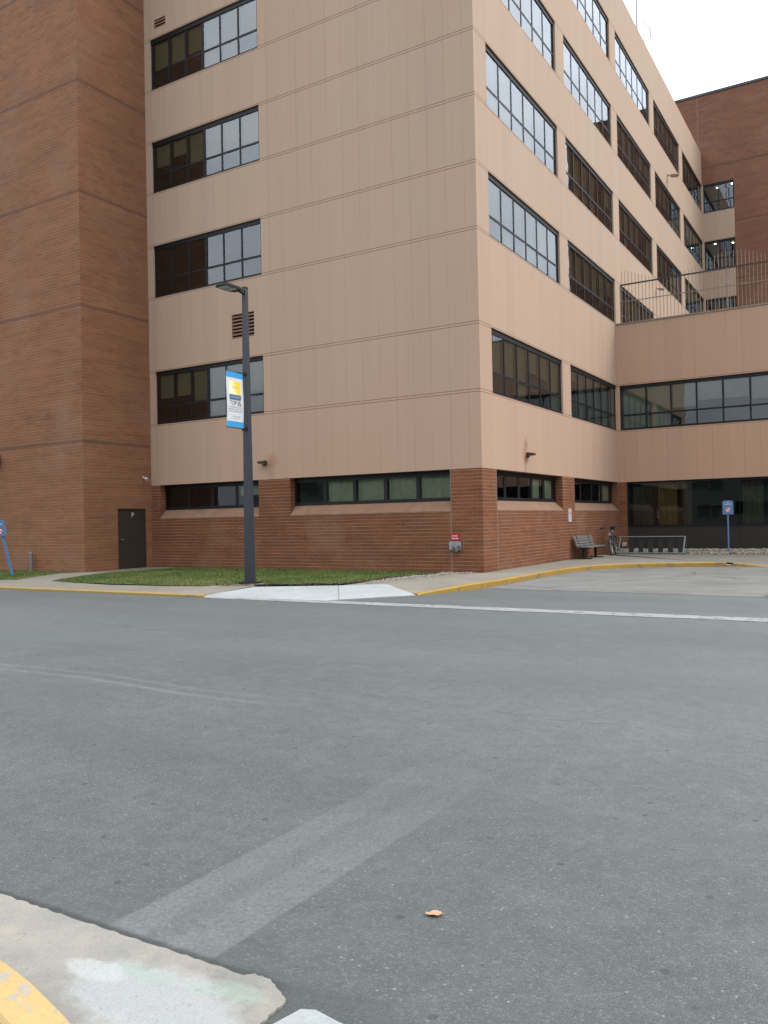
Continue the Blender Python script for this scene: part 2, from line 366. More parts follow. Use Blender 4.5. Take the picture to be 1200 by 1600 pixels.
    base=mix(nt,val(nt,'MULTIPLY',bar,.50),base,(.215,.235,.233))
    # old pale wheel streaks
    wav=val(nt,'ADD',x[1],val(nt,'MULTIPLY',noise(nt,v,.35,2,.5),.5))
    for y,w,a in ((-14.42,.035,.34),(-14.20,.03,.28)):
        s=val(nt,'MULTIPLY',band(nt,wav,y-w,y+w,.03),band(nt,x[0],-6.,4.4,1.2))
        base=mix(nt,val(nt,'MULTIPLY',s,a),base,(.21,.21,.19))
    for y,w,a,x0_,x1_ in ((-14.05,.014,.55,4.5,12),(-10.6,.02,.4,-4,14),(-16.4,.010,.4,8.2,12)):
        wv=val(nt,'ADD',x[1],val(nt,'MULTIPLY',noise(nt,v,.9,5,.7),.7))
        s=val(nt,'MULTIPLY',band(nt,wv,y-w+.35,y+w+.35,.012),band(nt,x[0],x0_,x1_,.8))
        s=val(nt,'MULTIPLY',s,ramp(nt,noise(nt,v,2.2,3,.6),[(.42,0.),(.6,1.)]))
        base=mix(nt,val(nt,'MULTIPLY',s,a),base,(.045,.05,.05))
    for y,w,a in ((-15.9,.25,.2),(-12.0,.4,.16),(-9.4,.35,.18)):
        s=band(nt,wav,y-w,y+w,.3)
        base=mix(nt,val(nt,'MULTIPLY',val(nt,'MULTIPLY',s,mid),a*1.6),base,(.075,.082,.085))
    # fresh dark filler along the gutter edge
    gy=val(nt,'ADD',val(nt,'SUBTRACT',x[1],val(nt,'MULTIPLY',x[0],.0214)),val(nt,'MULTIPLY',val(nt,'SUBTRACT',noise(nt,v,9,5,.75),.5),.05))
    base=mix(nt,val(nt,'MULTIPLY',val(nt,'MULTIPLY',band(nt,gy,-18.32,-18.240,.016),band(nt,x[0],-5,7.45,.06)),.8),base,(.030,.033,.033))
    base=mix(nt,val(nt,'MULTIPLY',val(nt,'MULTIPLY',band(nt,gy,-18.6,-18.20,.10),band(nt,x[0],7.1,8.3,.25)),.5),base,(.048,.052,.052))
    nt.links.new(dim_(nt,base),b.inputs['Base Color']); b.inputs['Roughness'].default_value=.6; b.inputs['Specular IOR Level'].default_value=.4
    h=val(nt,'ADD',val(nt,'MULTIPLY',agg.outputs['Distance'],-.8),val(nt,'ADD',val(nt,'MULTIPLY',fine,.4),val(nt,'MULTIPLY',val(nt,'ADD',pm,pm2),-.8)))
    bump(nt,b,h,.55,.006)
    return m
def concrete_mat(name,c0,c1,spl=None,joint=0,cracks=False,stain=(.3,.3,.28)):
    m,nt,b=mat(name); v=coords(nt); x=sepxyz(nt,v)
    big=noise(nt,v,.8,6,.65); fine=noise(nt,v,70,3,.7); mid=noise(nt,v,6,5,.65)
    c=mix(nt,ramp(nt,big,[(.3,0.),(.7,1.)]),c0,c1)
    c=mix(nt,ramp(nt,mid,[(.5,0.),(.8,.4)]),c,tuple(q*.75 for q in c0))
    if spl:
        wb_=val(nt,'ADD',val(nt,'MULTIPLY',val(nt,'SUBTRACT',noise(nt,v,8,9,.74),.5),.5),val(nt,'MULTIPLY',val(nt,'SUBTRACT',noise(nt,v,3,3,.6),.5),.35))
        def blob(cx_,cy_,rx,ry):
            dx=val(nt,'DIVIDE',val(nt,'SUBTRACT',x[0],cx_),rx); dy=val(nt,'DIVIDE',val(nt,'SUBTRACT',x[1],cy_),ry)
            return val(nt,'ADD',val(nt,'SQRT',val(nt,'ADD',val(nt,'MULTIPLY',dx,dx),val(nt,'MULTIPLY',dy,dy))),val(nt,'MULTIPLY',wb_,2.2))
        n3=noise(nt,coords(nt,'Object',(1,1,1),loc=(8.3,5,0)),5,6,.65,.2)
        c=mix(nt,ramp(nt,n3,[(.45,0.),(.66,.45)]),c,(.37,.335,.265))
        c=mix(nt,ramp(nt,blob(7.12,-18.40,.42,.20),[(.70,.8),(1.05,0.)]),c,(.335,.35,.345))
        c=mix(nt,ramp(nt,blob(6.78,-18.36,.16,.07),[(.7,.7),(.95,0.)]),c,(.38,.40,.39))
        for gx,gy_,rx,ry in ((6.98,-18.29,.15,.04),(7.33,-18.22,.12,.06),(7.20,-18.27,.07,.03)):
            c=mix(nt,ramp(nt,blob(gx,gy_,rx,ry),[(.6,.45),(1.0,0.)]),c,(.265,.355,.295))
    c=mix(nt,.38 if spl else .25,c,mix(nt,noise(nt,v,120,4,.8) if spl else fine,(0,0,0),(1,1,1)),'OVERLAY')
    if spl: c=mix(nt,ramp(nt,noise(nt,v,38,5,.75),[(.60,0.),(.70,.5)]),c,(.12,.115,.10))
    h=val(nt,'MULTIPLY',fine,.4)
    if joint:
        f=val(nt,'ABSOLUTE',val(nt,'SUBTRACT',val(nt,'FRACT',val(nt,'DIVIDE',x[0],joint)),.5)); j=ramp(nt,f,[(.494,0.),(.498,1.)])
        c=mix(nt,val(nt,'MULTIPLY',j,.65),c,(.09,.085,.08)); h=val(nt,'SUBTRACT',h,j)
    if cracks:
        w=mix(nt,.6,v,noise(nt,v,.6,4,.6,0,1),'ADD')
        vo=nt.nodes.new('ShaderNodeTexVoronoi'); vo.feature='DISTANCE_TO_EDGE'; vo.inputs['Scale'].default_value=.17; nt.links.new(w,vo.inputs['Vector'])
        k=ramp(nt,vo.outputs['Distance'],[(.0,1.),(.006,0.)])
        c=mix(nt,val(nt,'MULTIPLY',k,.7),c,(.05,.05,.05))
        st=noise(nt,coords(nt,'Object',(.25,1.0,1)),.9,4,.6)
        c=mix(nt,ramp(nt,st,[(.45,0.),(.7,.5)]),c,tuple(q*.62 for q in c0))
    nt.links.new(dim_(nt,c),b.inputs['Base Color']); b.inputs['Roughness'].default_value=.85; b.inputs['Specular IOR Level'].default_value=.25
    bump(nt,b,h,.4,.006); return m
def paint_mat(name,col,under,thr=.58,sc=6):
    m,nt,b=mat(name); v=coords(nt)
    n=noise(nt,v,sc,6,.68); n2=noise(nt,v,1.7,4,.6); fine=noise(nt,v,60,3,.7)
    c=mix(nt,ramp(nt,n2,[(.3,0.),(.7,1.)]),tuple(q*.86 for q in col),col)
    k=ramp(nt,n,[(thr,0.),(thr+.06,1.)])
    c=mix(nt,k,c,under); c=mix(nt,.2,c,mix(nt,fine,(0,0,0),(1,1,1)),'OVERLAY')
    nt.links.new(dim_(nt,c),b.inputs['Base Color']); b.inputs['Roughness'].default_value=.65
    bump(nt,b,val(nt,'SUBTRACT',fine,k),.4,.004); return m
def grass_mat():
    m,nt,b=mat('mown_grass'); v=coords(nt)
    n=noise(nt,v,1.2,5,.65); n2=noise(nt,v,14,4,.7); n3=noise(nt,v,.5,3,.5)
    c=mix(nt,ramp(nt,n,[(.3,0.),(.7,1.)]),(.058,.105,.020),(.160,.205,.052))
    c=mix(nt,ramp(nt,n3,[(.45,0.),(.7,.7)]),c,(.24,.24,.09))
    c=mix(nt,ramp(nt,n2,[(.3,.5),(.7,0.)]),c,(.026,.048,.012))
    nt.links.new(dim_(nt,c),b.inputs['Base Color']); b.inputs['Roughness'].default_value=.75; b.inputs['Specular IOR Level'].default_value=.2
    return m
M['asphalt']=asphalt_mat()
M['conc']=concrete_mat('sidewalk_concrete',(.195,.178,.145),(.265,.245,.203),joint=1.5)
M['conc_bay']=concrete_mat('drive_concrete',(.150,.150,.142),(.215,.215,.203),cracks=True)
M['conc_new']=concrete_mat('new_white_concrete',(.30,.32,.325),(.405,.435,.44))
M['conc_gutter']=concrete_mat('splotched_gutter_concrete',(.205,.203,.187),(.285,.277,.25),spl=True)
M['strip']=paint_mat('worn_white_line',(.305,.32,.317),(.15,.16,.158),.55,5)
M['yellow']=paint_mat('worn_yellow_kerb_paint',(.37,.225,.036),(.19,.15,.10),.54,3.5)
M['yellow_near']=paint_mat('pale_yellow_kerb_paint',(.50,.365,.15),(.36,.32,.27),.53,9)
M['yellow_dull']=paint_mat('dull_yellow_kerb_paint',(.37,.255,.075),(.21,.185,.135),.60,3)
M['grass']=grass_mat()
M['mulch']=simple('bark_and_dry_leaf_litter',(.12,.075,.045),.95,0,.6,22)
M['field']=simple('open_ground',(.11,.115,.10),.95,0,.2,.2)

# ------------------------------------------------------------------ ground
ZR=-.13
def sheet(name,pts,m,z=None):
    mb=MB(); mb.poly([(p[0],p[1],p[2] if len(p)>2 else z) for p in pts]); return struct(mb.build(name,m))
sheet('ground',[(-500,-500),(500,-500),(500,500),(-500,500)],M['field'],-.20)
sheet('road',[(-220,-18.9),(220,-18.9),(220,7.5),(-220,7.5)],M['asphalt'],ZR)
# pale concrete of the drop-off bay beyond the asphalt joint
sheet('drop_off_bay',[(1.0,-3.05),(7.4,-3.42),(60,-3.5),(60,7.2),(1.0,7.2)],M['conc_bay'],ZR+.004)
# ---- sidewalk round the building (top sheet + kerb face under it)
KERB=[(.80,-5.16),(1.24,-4.1),(1.46,-2.4),(1.48,-.2),(1.52,1.6),(1.68,3.2),(2.2,4.4),(3.1,5.2),(4.4,5.85),(5.5,6.2),(6.3,6.4)]
def smooth_path(p,n=6):
    out=[]
    for i in range(len(p)-1):
        a=p[max(i-1,0)];b=p[i];c=p[i+1];d=p[min(i+2,len(p)-1)]
        for k in range(n):
            t=k/n
            out.append(tuple(.5*((2*b[j])+(-a[j]+c[j])*t+(2*a[j]-5*b[j]+4*c[j]-d[j])*t*t+(-a[j]+3*b[j]-3*c[j]+d[j])*t**3) for j in range(2)))
    out.append(p[-1]); return out
KP=smooth_path(KERB)
def off(path,d):
    o=[]
    for i,p in enumerate(path):
        a=path[max(i-1,0)];b=path[min(i+1,len(path)-1)]
        t=Vector((b[0]-a[0],b[1]-a[1])).normalized(); o.append((p[0]-t.y*d,p[1]+t.x*d))
    return o
KI=off(KP,.15)
def ktop(i):
    f=i/(len(KP)-1); z=.012
    if f<.13: z=-.105+(.117)*(f/.13)**.8
    if f>.86: z=.012-(.137)*((f-.86)/.14)
    return z
mb=MB()
rr=random.Random(3)
for i in range(len(KP)-1):
    a,b,c,d=KP[i],KP[i+1],KI[i+1],KI[i]; za,zb=ktop(i),ktop(i+1)
    cut=i in (52,) 
    if cut: za-=.05; zb-=.06
    def q(p,c_,t): return (p[0]+(c_[0]-p[0])*t,p[1]+(c_[1]-p[1])*t)
    a1,b1=q(a,d,.18),q(b,c,.18)
    mb.poly([(a[0],a[1],ZR-.05),(b[0],b[1],ZR-.05),(b[0],b[1],zb-.025),(a[0],a[1],za-.025)])
    mb.poly([(a[0],a[1],za-.025),(b[0],b[1],zb-.025),(b1[0],b1[1],zb),(a1[0],a1[1],za)])
    mb.poly([(a1[0],a1[1],za),(b1[0],b1[1],zb),(c[0],c[1],zb),(d[0],d[1],za)])
    mb.poly([(d[0],d[1],za),(c[0],c[1],zb),(c[0],c[1],ZR-.05),(d[0],d[1],ZR-.05)])
struct(mb.build('drop_off_kerb',M['yellow'],merge=True))
# street kerb on the left: low, dull yellow
mb=MB(); xs=[-70,-40,-20,-12,-9,-6.5,-5.2,-3.35]
for a,b in zip(xs,xs[1:]):
    y0,y1=-7.2,-7.06
    mb.poly([(a,y0,ZR-.05),(b,y0,ZR-.05),(b,y0,-.085),(a,y0,-.085)]); mb.poly([(a,y0,-.085),(b,y0,-.085),(b,y0+.03,-.062),(a,y0+.03,-.062)])
    mb.poly([(a,y0+.03,-.062),(b,y0+.03,-.062),(b,y1,-.062),(a,y1,-.062)])
mb.poly([(-3.35,-7.2,ZR-.05),(-3.35,y1,ZR-.05),(-3.35,y1,-.062),(-3.35,-7.17,-.062),(-3.35,-7.2,-.085)])
struct(mb.build('street_kerb',M['yellow_dull'],merge=True))
# pavement along the street, falling to the kerb, and the walk round the corner
mb=MB()
mb.poly([(-70,-7.06,-.066),(-3.3,-7.06,-.066),(-3.25,-5.75,0),(-70,-5.9,0)])
mb.poly([(-70,-5.9,-.002),(-3.25,-5.75,-.002),(-3.25,.3,-.002),(-70,.3,-.002)])
struct(mb.build('street_pavement',M['conc'],merge=True))
mb=MB()
inner=[(p[0],p[1],ktop(i)-.006) for i,p in enumerate(KI)]
mb.poly([(-.6,-4.25,-.001),(.62,-5.12,-.104)]+inner[1:9]+[(.0,-2.2,-.001)])
k0=8
for i in range(8,len(KI)-1):
    a,b=inner[i],inner[i+1]
    f0=(i-8)/(len(KI)-9); f1=(i-7)/(len(KI)-9)
    def back(f):
        y=-2.2+f*13.6
        return (0.0,y,-.001) if y<10.9 else (0.0,10.9,-.001)
    mb.poly([back(f0),a,b,back(f1)])
mb.poly([(0,11.4,-.001),inner[-1],(6.6,6.5,-.125),(9.,6.6,-.12),(9.,11.6,-.001),(4,11.4,-.001)])
mb.poly([(9.,6.6,-.12),(40,6.6,-.12),(40,11.6,-.001),(9,11.6,-.001)])
mb.poly([(-1.4,-2.2,-.003),(0,-2.2,-.003),(0,.3,-.003),(-1.4,.3,-.003)])
mb.poly([(-1.4,-4.7,-.004),(-.6,-4.25,-.001),(0,-2.2,-.001),(-1.4,-2.2,-.003)])
struct(mb.build('corner_pavement',M['conc']))
# new concrete kerb ramp
mb=MB()
T=[(-3.3,-7.08,-.070),(-3.12,-5.80,.004),(-1.42,-4.92,.006),(-.52,-4.22,.006),(.80,-5.22,-.118)]
J0=(-1.40,-4.88,.006);J1=(-.20,-6.62,-.112)
mb.poly([(-3.36,-7.19,-.119),(-.35,-6.84,-.119),J1,J0,(-2.25,-5.35,.005),(-3.12,-5.80,.004),(-3.34,-7.08,-.072)])
mb.poly([J1,(.80,-5.22,-.118),(-.52,-4.22,.006),J0])
mb.poly([J1,(-.2,-6.62,-.2),(.80,-5.22,-.2),(.80,-5.22,-.118)])
mb.poly([(-3.36,-7.19,-.119),(-3.36,-7.19,-.2),(-.35,-6.84,-.2),(-.35,-6.84,-.119)])
mb.poly([(-.35,-6.84,-.119),(-.35,-6.84,-.2),J1[:2]+(-.2,),J1])
struct(mb.build('kerb_ramp',M['conc_new']))
mb=MB(); mb.beam((-1.40,-4.9,.0065),(-.22,-6.6,-.110),.022,.004); struct(mb.build('ramp_joint',simple('dark_joint',(.2,.2,.2),.9)))
# white line across the mouth of the drive
mb=MB(); n=40
for k in range(n):
    a=-3.35+k*(20/n); b=-3.35+(k+1)*(20/n)
    def ln(x): return (-7.19+.01*x, -6.80 if x>-.3 else -6.80-(-.3-x)*.12)
    mb.poly([(a,-7.24+.012*math.sin(a*3),ZR+.006),(b,-7.24+.012*math.sin(b*3),ZR+.006),(b,ln(b)[1]+.01*math.sin(b*4.3),ZR+.006),(a,ln(a)[1]+.01*math.sin(a*4.3),ZR+.006)])
struct(mb.build('white_line',M['strip']))
# right-hand island kerb just entering the frame
mb=MB(); isl=[(7.33,-2.7),(7.36,-3.35),(7.5,-3.62),(7.9,-3.75),(9.0,-3.78),(12,-3.78)]
isl2=off(isl,.15)
for i in range(len(isl)-1):
    a,b,c,d=isl[i],isl[i+1],isl2[i+1],isl2[i]; z=.0
    mb.poly([(*a,ZR-.05),(*b,ZR-.05),(*b,z-.025),(*a,z-.025)]); mb.poly([(*a,z-.025),(*b,z-.025),(*c,z),(*d,z)])
mb.poly([(*isl[0],ZR-.05),(*isl[0],-.025),(*isl2[0],0),(*isl2[0],ZR-.05)])
struct(mb.build('island_kerb',M['yellow'],merge=True))
mb=MB(); mb.poly([(*p,-.004) for p in isl2]+[(12,-2.7,-.004)]); struct(mb.build('island_pavement',M['conc']))

# near gutter pan, yellow kerb and pavement where the photographer stands
rg=random.Random(11)
edge=[(-60,-18.3),(-5,-18.22),(2,-18.20),(5,-18.18)]
x=5.2
while x<7.30: edge.append((x,-18.155+.03*(x-5.9)/1.4+rg.uniform(-.005,.005))); x+=rg.uniform(.018,.05)
corner=[(7.31,-18.105),(7.36,-18.10),(7.41,-18.118),(7.46,-18.143),(7.495,-18.175),(7.512,-18.21),(7.505,-18.25),(7.515,-18.30),(7.505,-18.37),(7.515,-18.46),(7.50,-18.75)]
for a,b in zip(corner,corner[1:]):
    m_=max(1,int(math.hypot(b[0]-a[0],b[1]-a[1])/.014))
    for k in range(m_): edge.append((a[0]+(b[0]-a[0])*k/m_+rg.uniform(-.006,.006),a[1]+(b[1]-a[1])*k/m_+rg.uniform(-.006,.006)))
edge.append((7.50,-18.75))
mb=MB(); top=[(p[0],p[1],ZR+.009) for p in edge]
kline=lambda x:-18.51-.165*(x-6.46) if x>5 else -18.27
low=[(7.50,-18.75,ZR+.009),(7.2,kline(7.2)-.05,ZR+.009),(5.,kline(5.01)-.05,ZR+.009),(-60,-18.6,ZR+.009)]
mb.poly(top+low[1:])
for a,b in zip(top,top[1:]): mb.poly([a,(a[0],a[1],ZR-.03),(b[0],b[1],ZR-.03),b])
struct(mb.build('gutter_pan',M['conc_gutter']))
mb=MB()
pts=[(-60,-18.42),(3.0,-18.42),(5.2,-18.40),(6.0,-18.46),(6.46,-18.52),(6.77,-18.575),(6.98,-18.61),(7.3,-18.68)]
wid=[(-.02,ZR-.03),(-.016,-.10),(-.022,-.06),(-.034,-.046),(-.10,-.036),(-.172,-.034),(-.186,-.045),(-.19,ZR-.03)]
def prof(p,i):
    a=pts[max(i-1,0)];b=pts[min(i+1,len(pts)-1)];t=Vector((b[0]-a[0],b[1]-a[1])).normalized()
    drop=0 if p[0]<6.8 else -(p[0]-6.8)*.14
    return [(p[0]-t.y*d,p[1]+t.x*d,z+(drop if z>-.12 else 0)) for d,z in wid]
PR=[prof(p,i) for i,p in enumerate(pts)]
for i in range(len(PR)-1):
    for k in range(len(wid)-1): mb.poly([PR[i][k],PR[i+1][k],PR[i+1][k+1],PR[i][k+1]])
struct(mb.build('near_kerb',M['yellow_near'],merge=True))
mb=MB(); mb.poly([(-60,-18.64,-.035),(5.2,-18.62,-.035),(6.46,-18.735,-.035),(6.98,-18.825,-.05),(7.3,-18.89,-.07),(7.6,-19.2,-.10),(7.6,-40,-.10),(-60,-40,-.035)])
struct(mb.build('near_pavement',M['conc_new']))
mb=MB(); w=[(7.555,-18.32),(7.585,-18.205),(7.63,-18.185),(7.72,-18.20),(8.2,-18.25),(9.2,-18.28),(30,-18.4),(30,-40),(7.58,-40),(7.57,-18.8)]
mb.poly([(*p,ZR+.02) for p in w]); 
for a,b in zip(w[:7],w[1:7]): mb.poly([(*a,ZR+.02),(*a,ZR-.03),(*b,ZR-.03),(*b,ZR+.02)])
struct(mb.build('near_crossing_slab',M['conc_new']))

# ---- lawns: mown turf with real blades
def in_poly(x,y,p):
    c=False;j=len(p)-1
    for i in range(len(p)):
        if (p[i][1]>y)!=(p[j][1]>y) and x<(p[j][0]-p[i][0])*(y-p[i][1])/(p[j][1]-p[i][1])+p[i][0]: c=not c
        j=i
    return c
def lawn(poly,n,seed,hmax=.05):
    r=random.Random(seed); mb=MB()
    ins=[(p[0],p[1],.006) for p in poly]; mb.poly(ins)
    x0=min(p[0] for p in poly);x1=max(p[0] for p in poly);y0=min(p[1] for p in poly);y1=max(p[1] for p in poly)
    k=0
    while k<n:
        x=r.uniform(x0,x1);y=r.uniform(y0,y1)
        if not in_poly(x+r.gauss(0,.04),y+r.gauss(0,.04),poly): continue
        a=r.uniform(0,6.28);h=r.uniform(.4,1)*hmax;w=r.uniform(.006,.014)
        dx,dy=math.cos(a)*w,math.sin(a)*w; lx,ly=r.gauss(0,.02),r.gauss(0,.02)
        mb.poly([(x-dx,y-dy,.0),(x+dx,y+dy,.0),(x+lx,y+ly,h)]); k+=1
    o=mb.build('lawn',M['grass']); o['kind']='stuff'; return o
lawn([(-10.15,-5.88),(-9.0,-6.05),(-7.5,-6.2),(-5.5,-6.08),(-4.5,-5.92),(-4.25,-5.6),(-4.2,-4.7),(-3.55,-4.7),(-3.35,-5.35),(-2.4,-5.05),(-1.75,-4.55),(-1.5,-3.6),(-1.65,-2.3),(-1.25,-.6),(-1.1,-.03),(-11.2,-.03),(-11.4,-1.6),(-11.63,-2.4),(-11.2,-3.8)],42000,1)
lawn([(-12.75,-2.9),(-13.1,-3.4),(-12.4,-4.7),(-11.75,-5.85),(-12.5,-6.0),(-16,-6.05),(-26,-6.05),(-26,-2.9)],26000,2)
# bark litter edging between ramp and lawn, as a ragged strip of chips
r=random.Random(5); mb=MB()
for k in range(1400):
    t=r.random(); base=[(-4.2,-5.75),(-3.3,-5.42),(-2.3,-5.0),(-1.5,-4.5),(-1.45,-3.4),(-1.5,-2.2),(-1.1,-.3)]
    i=min(int(t*6),5); f=t*6-i; p=[base[i][j]+(base[i+1][j]-base[i][j])*f for j in range(2)]
    x=p[0]+r.gauss(0,.10);y=p[1]+r.gauss(0,.07);s=r.uniform(.012,.04);a=r.uniform(0,6.3);z=r.uniform(.008,.03)
    c,d=math.cos(a)*s,math.sin(a)*s
    mb.poly([(x-c,y-d,z),(x+d*.5,y-c*.5,z+r.uniform(-.004,.015)),(x+c,y+d,z+r.uniform(0,.012)),(x-d*.5,y+c*.5,z)])
o=mb.build('bark_litter',M['mulch']); o['kind']='stuff'
mb=MB(); mb.tube([(-3.35,-5.52,.012),(-2.9,-5.33,.025),(-2.5,-5.13,.012),(-2.1,-4.9,.03),(-1.75,-4.68,.012),(-1.5,-4.3,.02),(-1.42,-3.6,.01),(-1.45,-2.6,.02),(-1.3,-1.5,.01),(-1.1,-.5,.02)],.022,6)
tag(mb.build('lawn_edging',M['black']),'black plastic edging strip curling along the lawn beside the white ramp','edging')
# gravel beds
def gravel(poly,n,seed,smin,smax,z0,heap):
    r=random.Random(seed); mb=MB()
    x0=min(p[0] for p in poly);x1=max(p[0] for p in poly);y0=min(p[1] for p in poly);y1=max(p[1] for p in poly)
    base=[(1,0,0),(.3,.95,0),(-.8,.6,0),(-.8,-.6,0),(.3,-.95,0),(0,0,.62),(0,0,-.5)]
    k=0
    while k<n:
        x=r.uniform(x0,x1);y=r.uniform(y0,y1)
        if not in_poly(x,y,poly): continue
        s=r.uniform(smin,smax);a=r.uniform(0,6.3);e=r.uniform(.6,1.0);z=z0+heap(x,y)+r.uniform(-.3,.5)*s
        V=[]
        for bx,by,bz in base:
            j=r.uniform(.8,1.2); X=bx*j*s;Y=by*j*e*s
            V.append((x+X*math.cos(a)-Y*math.sin(a),y+X*math.sin(a)+Y*math.cos(a),z+bz*j*s+r.uniform(-.15,.15)*s))
        for i in range(5):
            mb.poly([V[i],V[(i+1)%5],V[5]]);mb.poly([V[(i+1)%5],V[i],V[6]])
        k+=1
    pp=[(p[0],p[1],z0+heap(*p)-.005) for p in poly]; mb.poly(pp)
    o=mb.build('gravel',M['stone']); o['kind']='stuff'; return o
gravel([(-1.15,-.03),(-.1,-.03),(-.45,-.6),(-.85,-2.2),(-.95,-3.9),(-1.15,-4.3),(-1.35,-3.6),(-1.4,-2.2)],900,8,.012,.034,.004,lambda x,y:0)
gravel([(.05,11.45),(3.2,11.5),(9,11.7),(9,13.4),(.05,13.4)],5600,9,.022,.062,.0,lambda x,y:max(0,min(.10,(y-11.5)*.09)))

# ------------------------------------------------------------------ windows
def window(parent, face, c, u0,u1,z0,z1, n, rec=.06, transom=None, blinds=None, blind_mat='blind', glass='glass', wide_mid=False, depth=1.7, fw=.085, mw=.062, label=None, seed=0, lamps=()):
    r=random.Random(seed*77+int(abs(u0)*10)+int(z0*100)); fd=.075; f=MB()
    pb=lambda a,b,d0,d1,e,g: f.box(*sorted((P(face,c,a,d0,e)[0],P(face,c,b,d1,e)[0])),*sorted((P(face,c,a,d0,e)[1],P(face,c,b,d1,e)[1])),e,g)
    pb(u0,u1,rec-.012,rec+fd,z1-fw*1.7,z1); pb(u0,u1,rec,rec+fd,z0,z0+fw)  # head bar deepened: extra dark height stands in for the soffit's shadow
    pb(u0,u0+fw*.8,rec+.002,rec+fd,z0+fw,z1-fw*1.7); pb(u1-fw*.8,u1,rec+.002,rec+fd,z0+fw,z1-fw*1.7)
    a0,a1=u0+fw*.8,u1-fw*.8; e0,e1=z0+fw,z1-fw*1.7
    cw=(a1-a0)/n
    panes=[]
    for k in range(n):
        l=a0+k*cw; rr_=l+cw
        ml=0 if k==0 else mw/2*(1.7 if wide_mid and k==n//2 else 1)
        mr=0 if k==n-1 else mw/2*(1.7 if wide_mid and k==n//2-1 else 1)
        panes.append((l+ml,rr_-mr))
    for k in range(n-1):
        pb(panes[k][1],panes[k+1][0],rec+.003,rec+fd-.004,e0,e1)
    if transom is not None:
        for (l,g) in panes: pb(l,g,rec+.006,rec+fd-.008,z0+transom,z0+transom+.07)
    W=f.build('window',M['frame'],parent)
    if label: W['label']=label
    g=MB()
    for (l,q) in panes:
        segs=[(e0,e1)] if transom is None else [(e0,z0+transom),(z0+transom+.07,e1)]
        for (s0,s1) in segs:
            j=[r.uniform(-.0016,.0016) for _ in range(4)]
            t=((l,s0),(q,s0),(q,s1),(l,s1))
            g.poly([P(face,c,tt[0],rec+.016+j[i],tt[1]) for i,tt in enumerate(t)])
    g.build('glass',M[glass],W)
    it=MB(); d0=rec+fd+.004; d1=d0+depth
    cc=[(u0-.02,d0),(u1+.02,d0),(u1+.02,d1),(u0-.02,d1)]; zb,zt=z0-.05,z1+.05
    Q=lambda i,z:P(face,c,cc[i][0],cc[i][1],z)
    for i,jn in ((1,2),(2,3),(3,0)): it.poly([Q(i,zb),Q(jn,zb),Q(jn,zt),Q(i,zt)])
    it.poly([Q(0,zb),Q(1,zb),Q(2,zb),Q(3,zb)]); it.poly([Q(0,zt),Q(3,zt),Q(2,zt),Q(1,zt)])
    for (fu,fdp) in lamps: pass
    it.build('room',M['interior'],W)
    if blinds:
        for k,(l,q) in enumerate(panes):
            h=blinds[k%len(blinds)]
            if h<=0: continue
            b=MB(); zl=e1-(e1-e0)*h; dd=rec+fd+.06
            if blind_mat=='curtain':
                m_=10; us=[l+.0+(q-l)*i/m_ for i in range(m_+1)]
                for i in range(m_):
                    da=dd+.05*(i%2);db=dd+.05*((i+1)%2)
                    b.poly([P(face,c,us[i],da,zl),P(face,c,us[i+1],db,zl),P(face,c,us[i+1],db,e1+.02),P(face,c,us[i],da,e1+.02)])
            else:
                A=P(face,c,l+.02,dd-.024,zl-.025);B=P(face,c,q-.02,dd-.016,e1+.02)
                b.box(min(A[0],B[0]),max(A[0],B[0]),min(A[1],B[1]),max(A[1],B[1]),zl-.025,e1+.02)
            b.build('blind' if blind_mat!='curtain' else 'curtain',M[blind_mat],W)
    if lamps:
        lm=MB()
        for (fu,fdp) in lamps:
            u=u0+(u1-u0)*fu
            lm.poly([P(face,c,u-.06,fdp,z1-.03),P(face,c,u+.06,fdp,z1-.03),P(face,c,u+.06,fdp+.22,z1-.03),P(face,c,u-.06,fdp+.22,z1-.03)])
        lm.build('ceiling_light',M['lamp'],W)
    return W

# ------------------------------------------------------------------ office building (tan cladding over a brick ground floor)
XW=-12.6; YB=33.8; YW=13.45; ROOF=24.0; ZT=2.84
FL=[(4.95,6.79),(9.36,11.17),(13.01,14.80),(16.62,18.40),(20.20,21.95)]
office=thing('office_building','six storey tan clad office building with brick ground floor and ribbon windows','building',(0,0,0))
opsS=[(-12.32,-7.5,a,b) for a,b in FL]
bays=[(.82+6.77*k,6.73+6.77*k) for k in range(5)]
opsE=[]
for i,(a,b) in enumerate(FL):
    for k,(u,w) in enumerate(bays):
        if i==0 and k>1: continue
        if i==0 and k==1: w=YW-.06
        opsE.append((u,w if k<4 else YB-.12,a,b,i,k))
LOUV=[(-8.78,-7.84,7.46,8.25),(-12.1,-11.55,18.72,19.03)]
mb=MB()
mb.wall('S',0,XW,0,ZT,ROOF,opsS+LOUV)
mb.wall('E',0,0,YB,ZT,ROOF,[o[:4] for o in opsE])
for o in opsS: mb.reveal('S',0,o,.14)
for o in opsE: mb.reveal('E',0,o[:4],.14)
for o in LOUV: mb.reveal('S',0,o,.12)
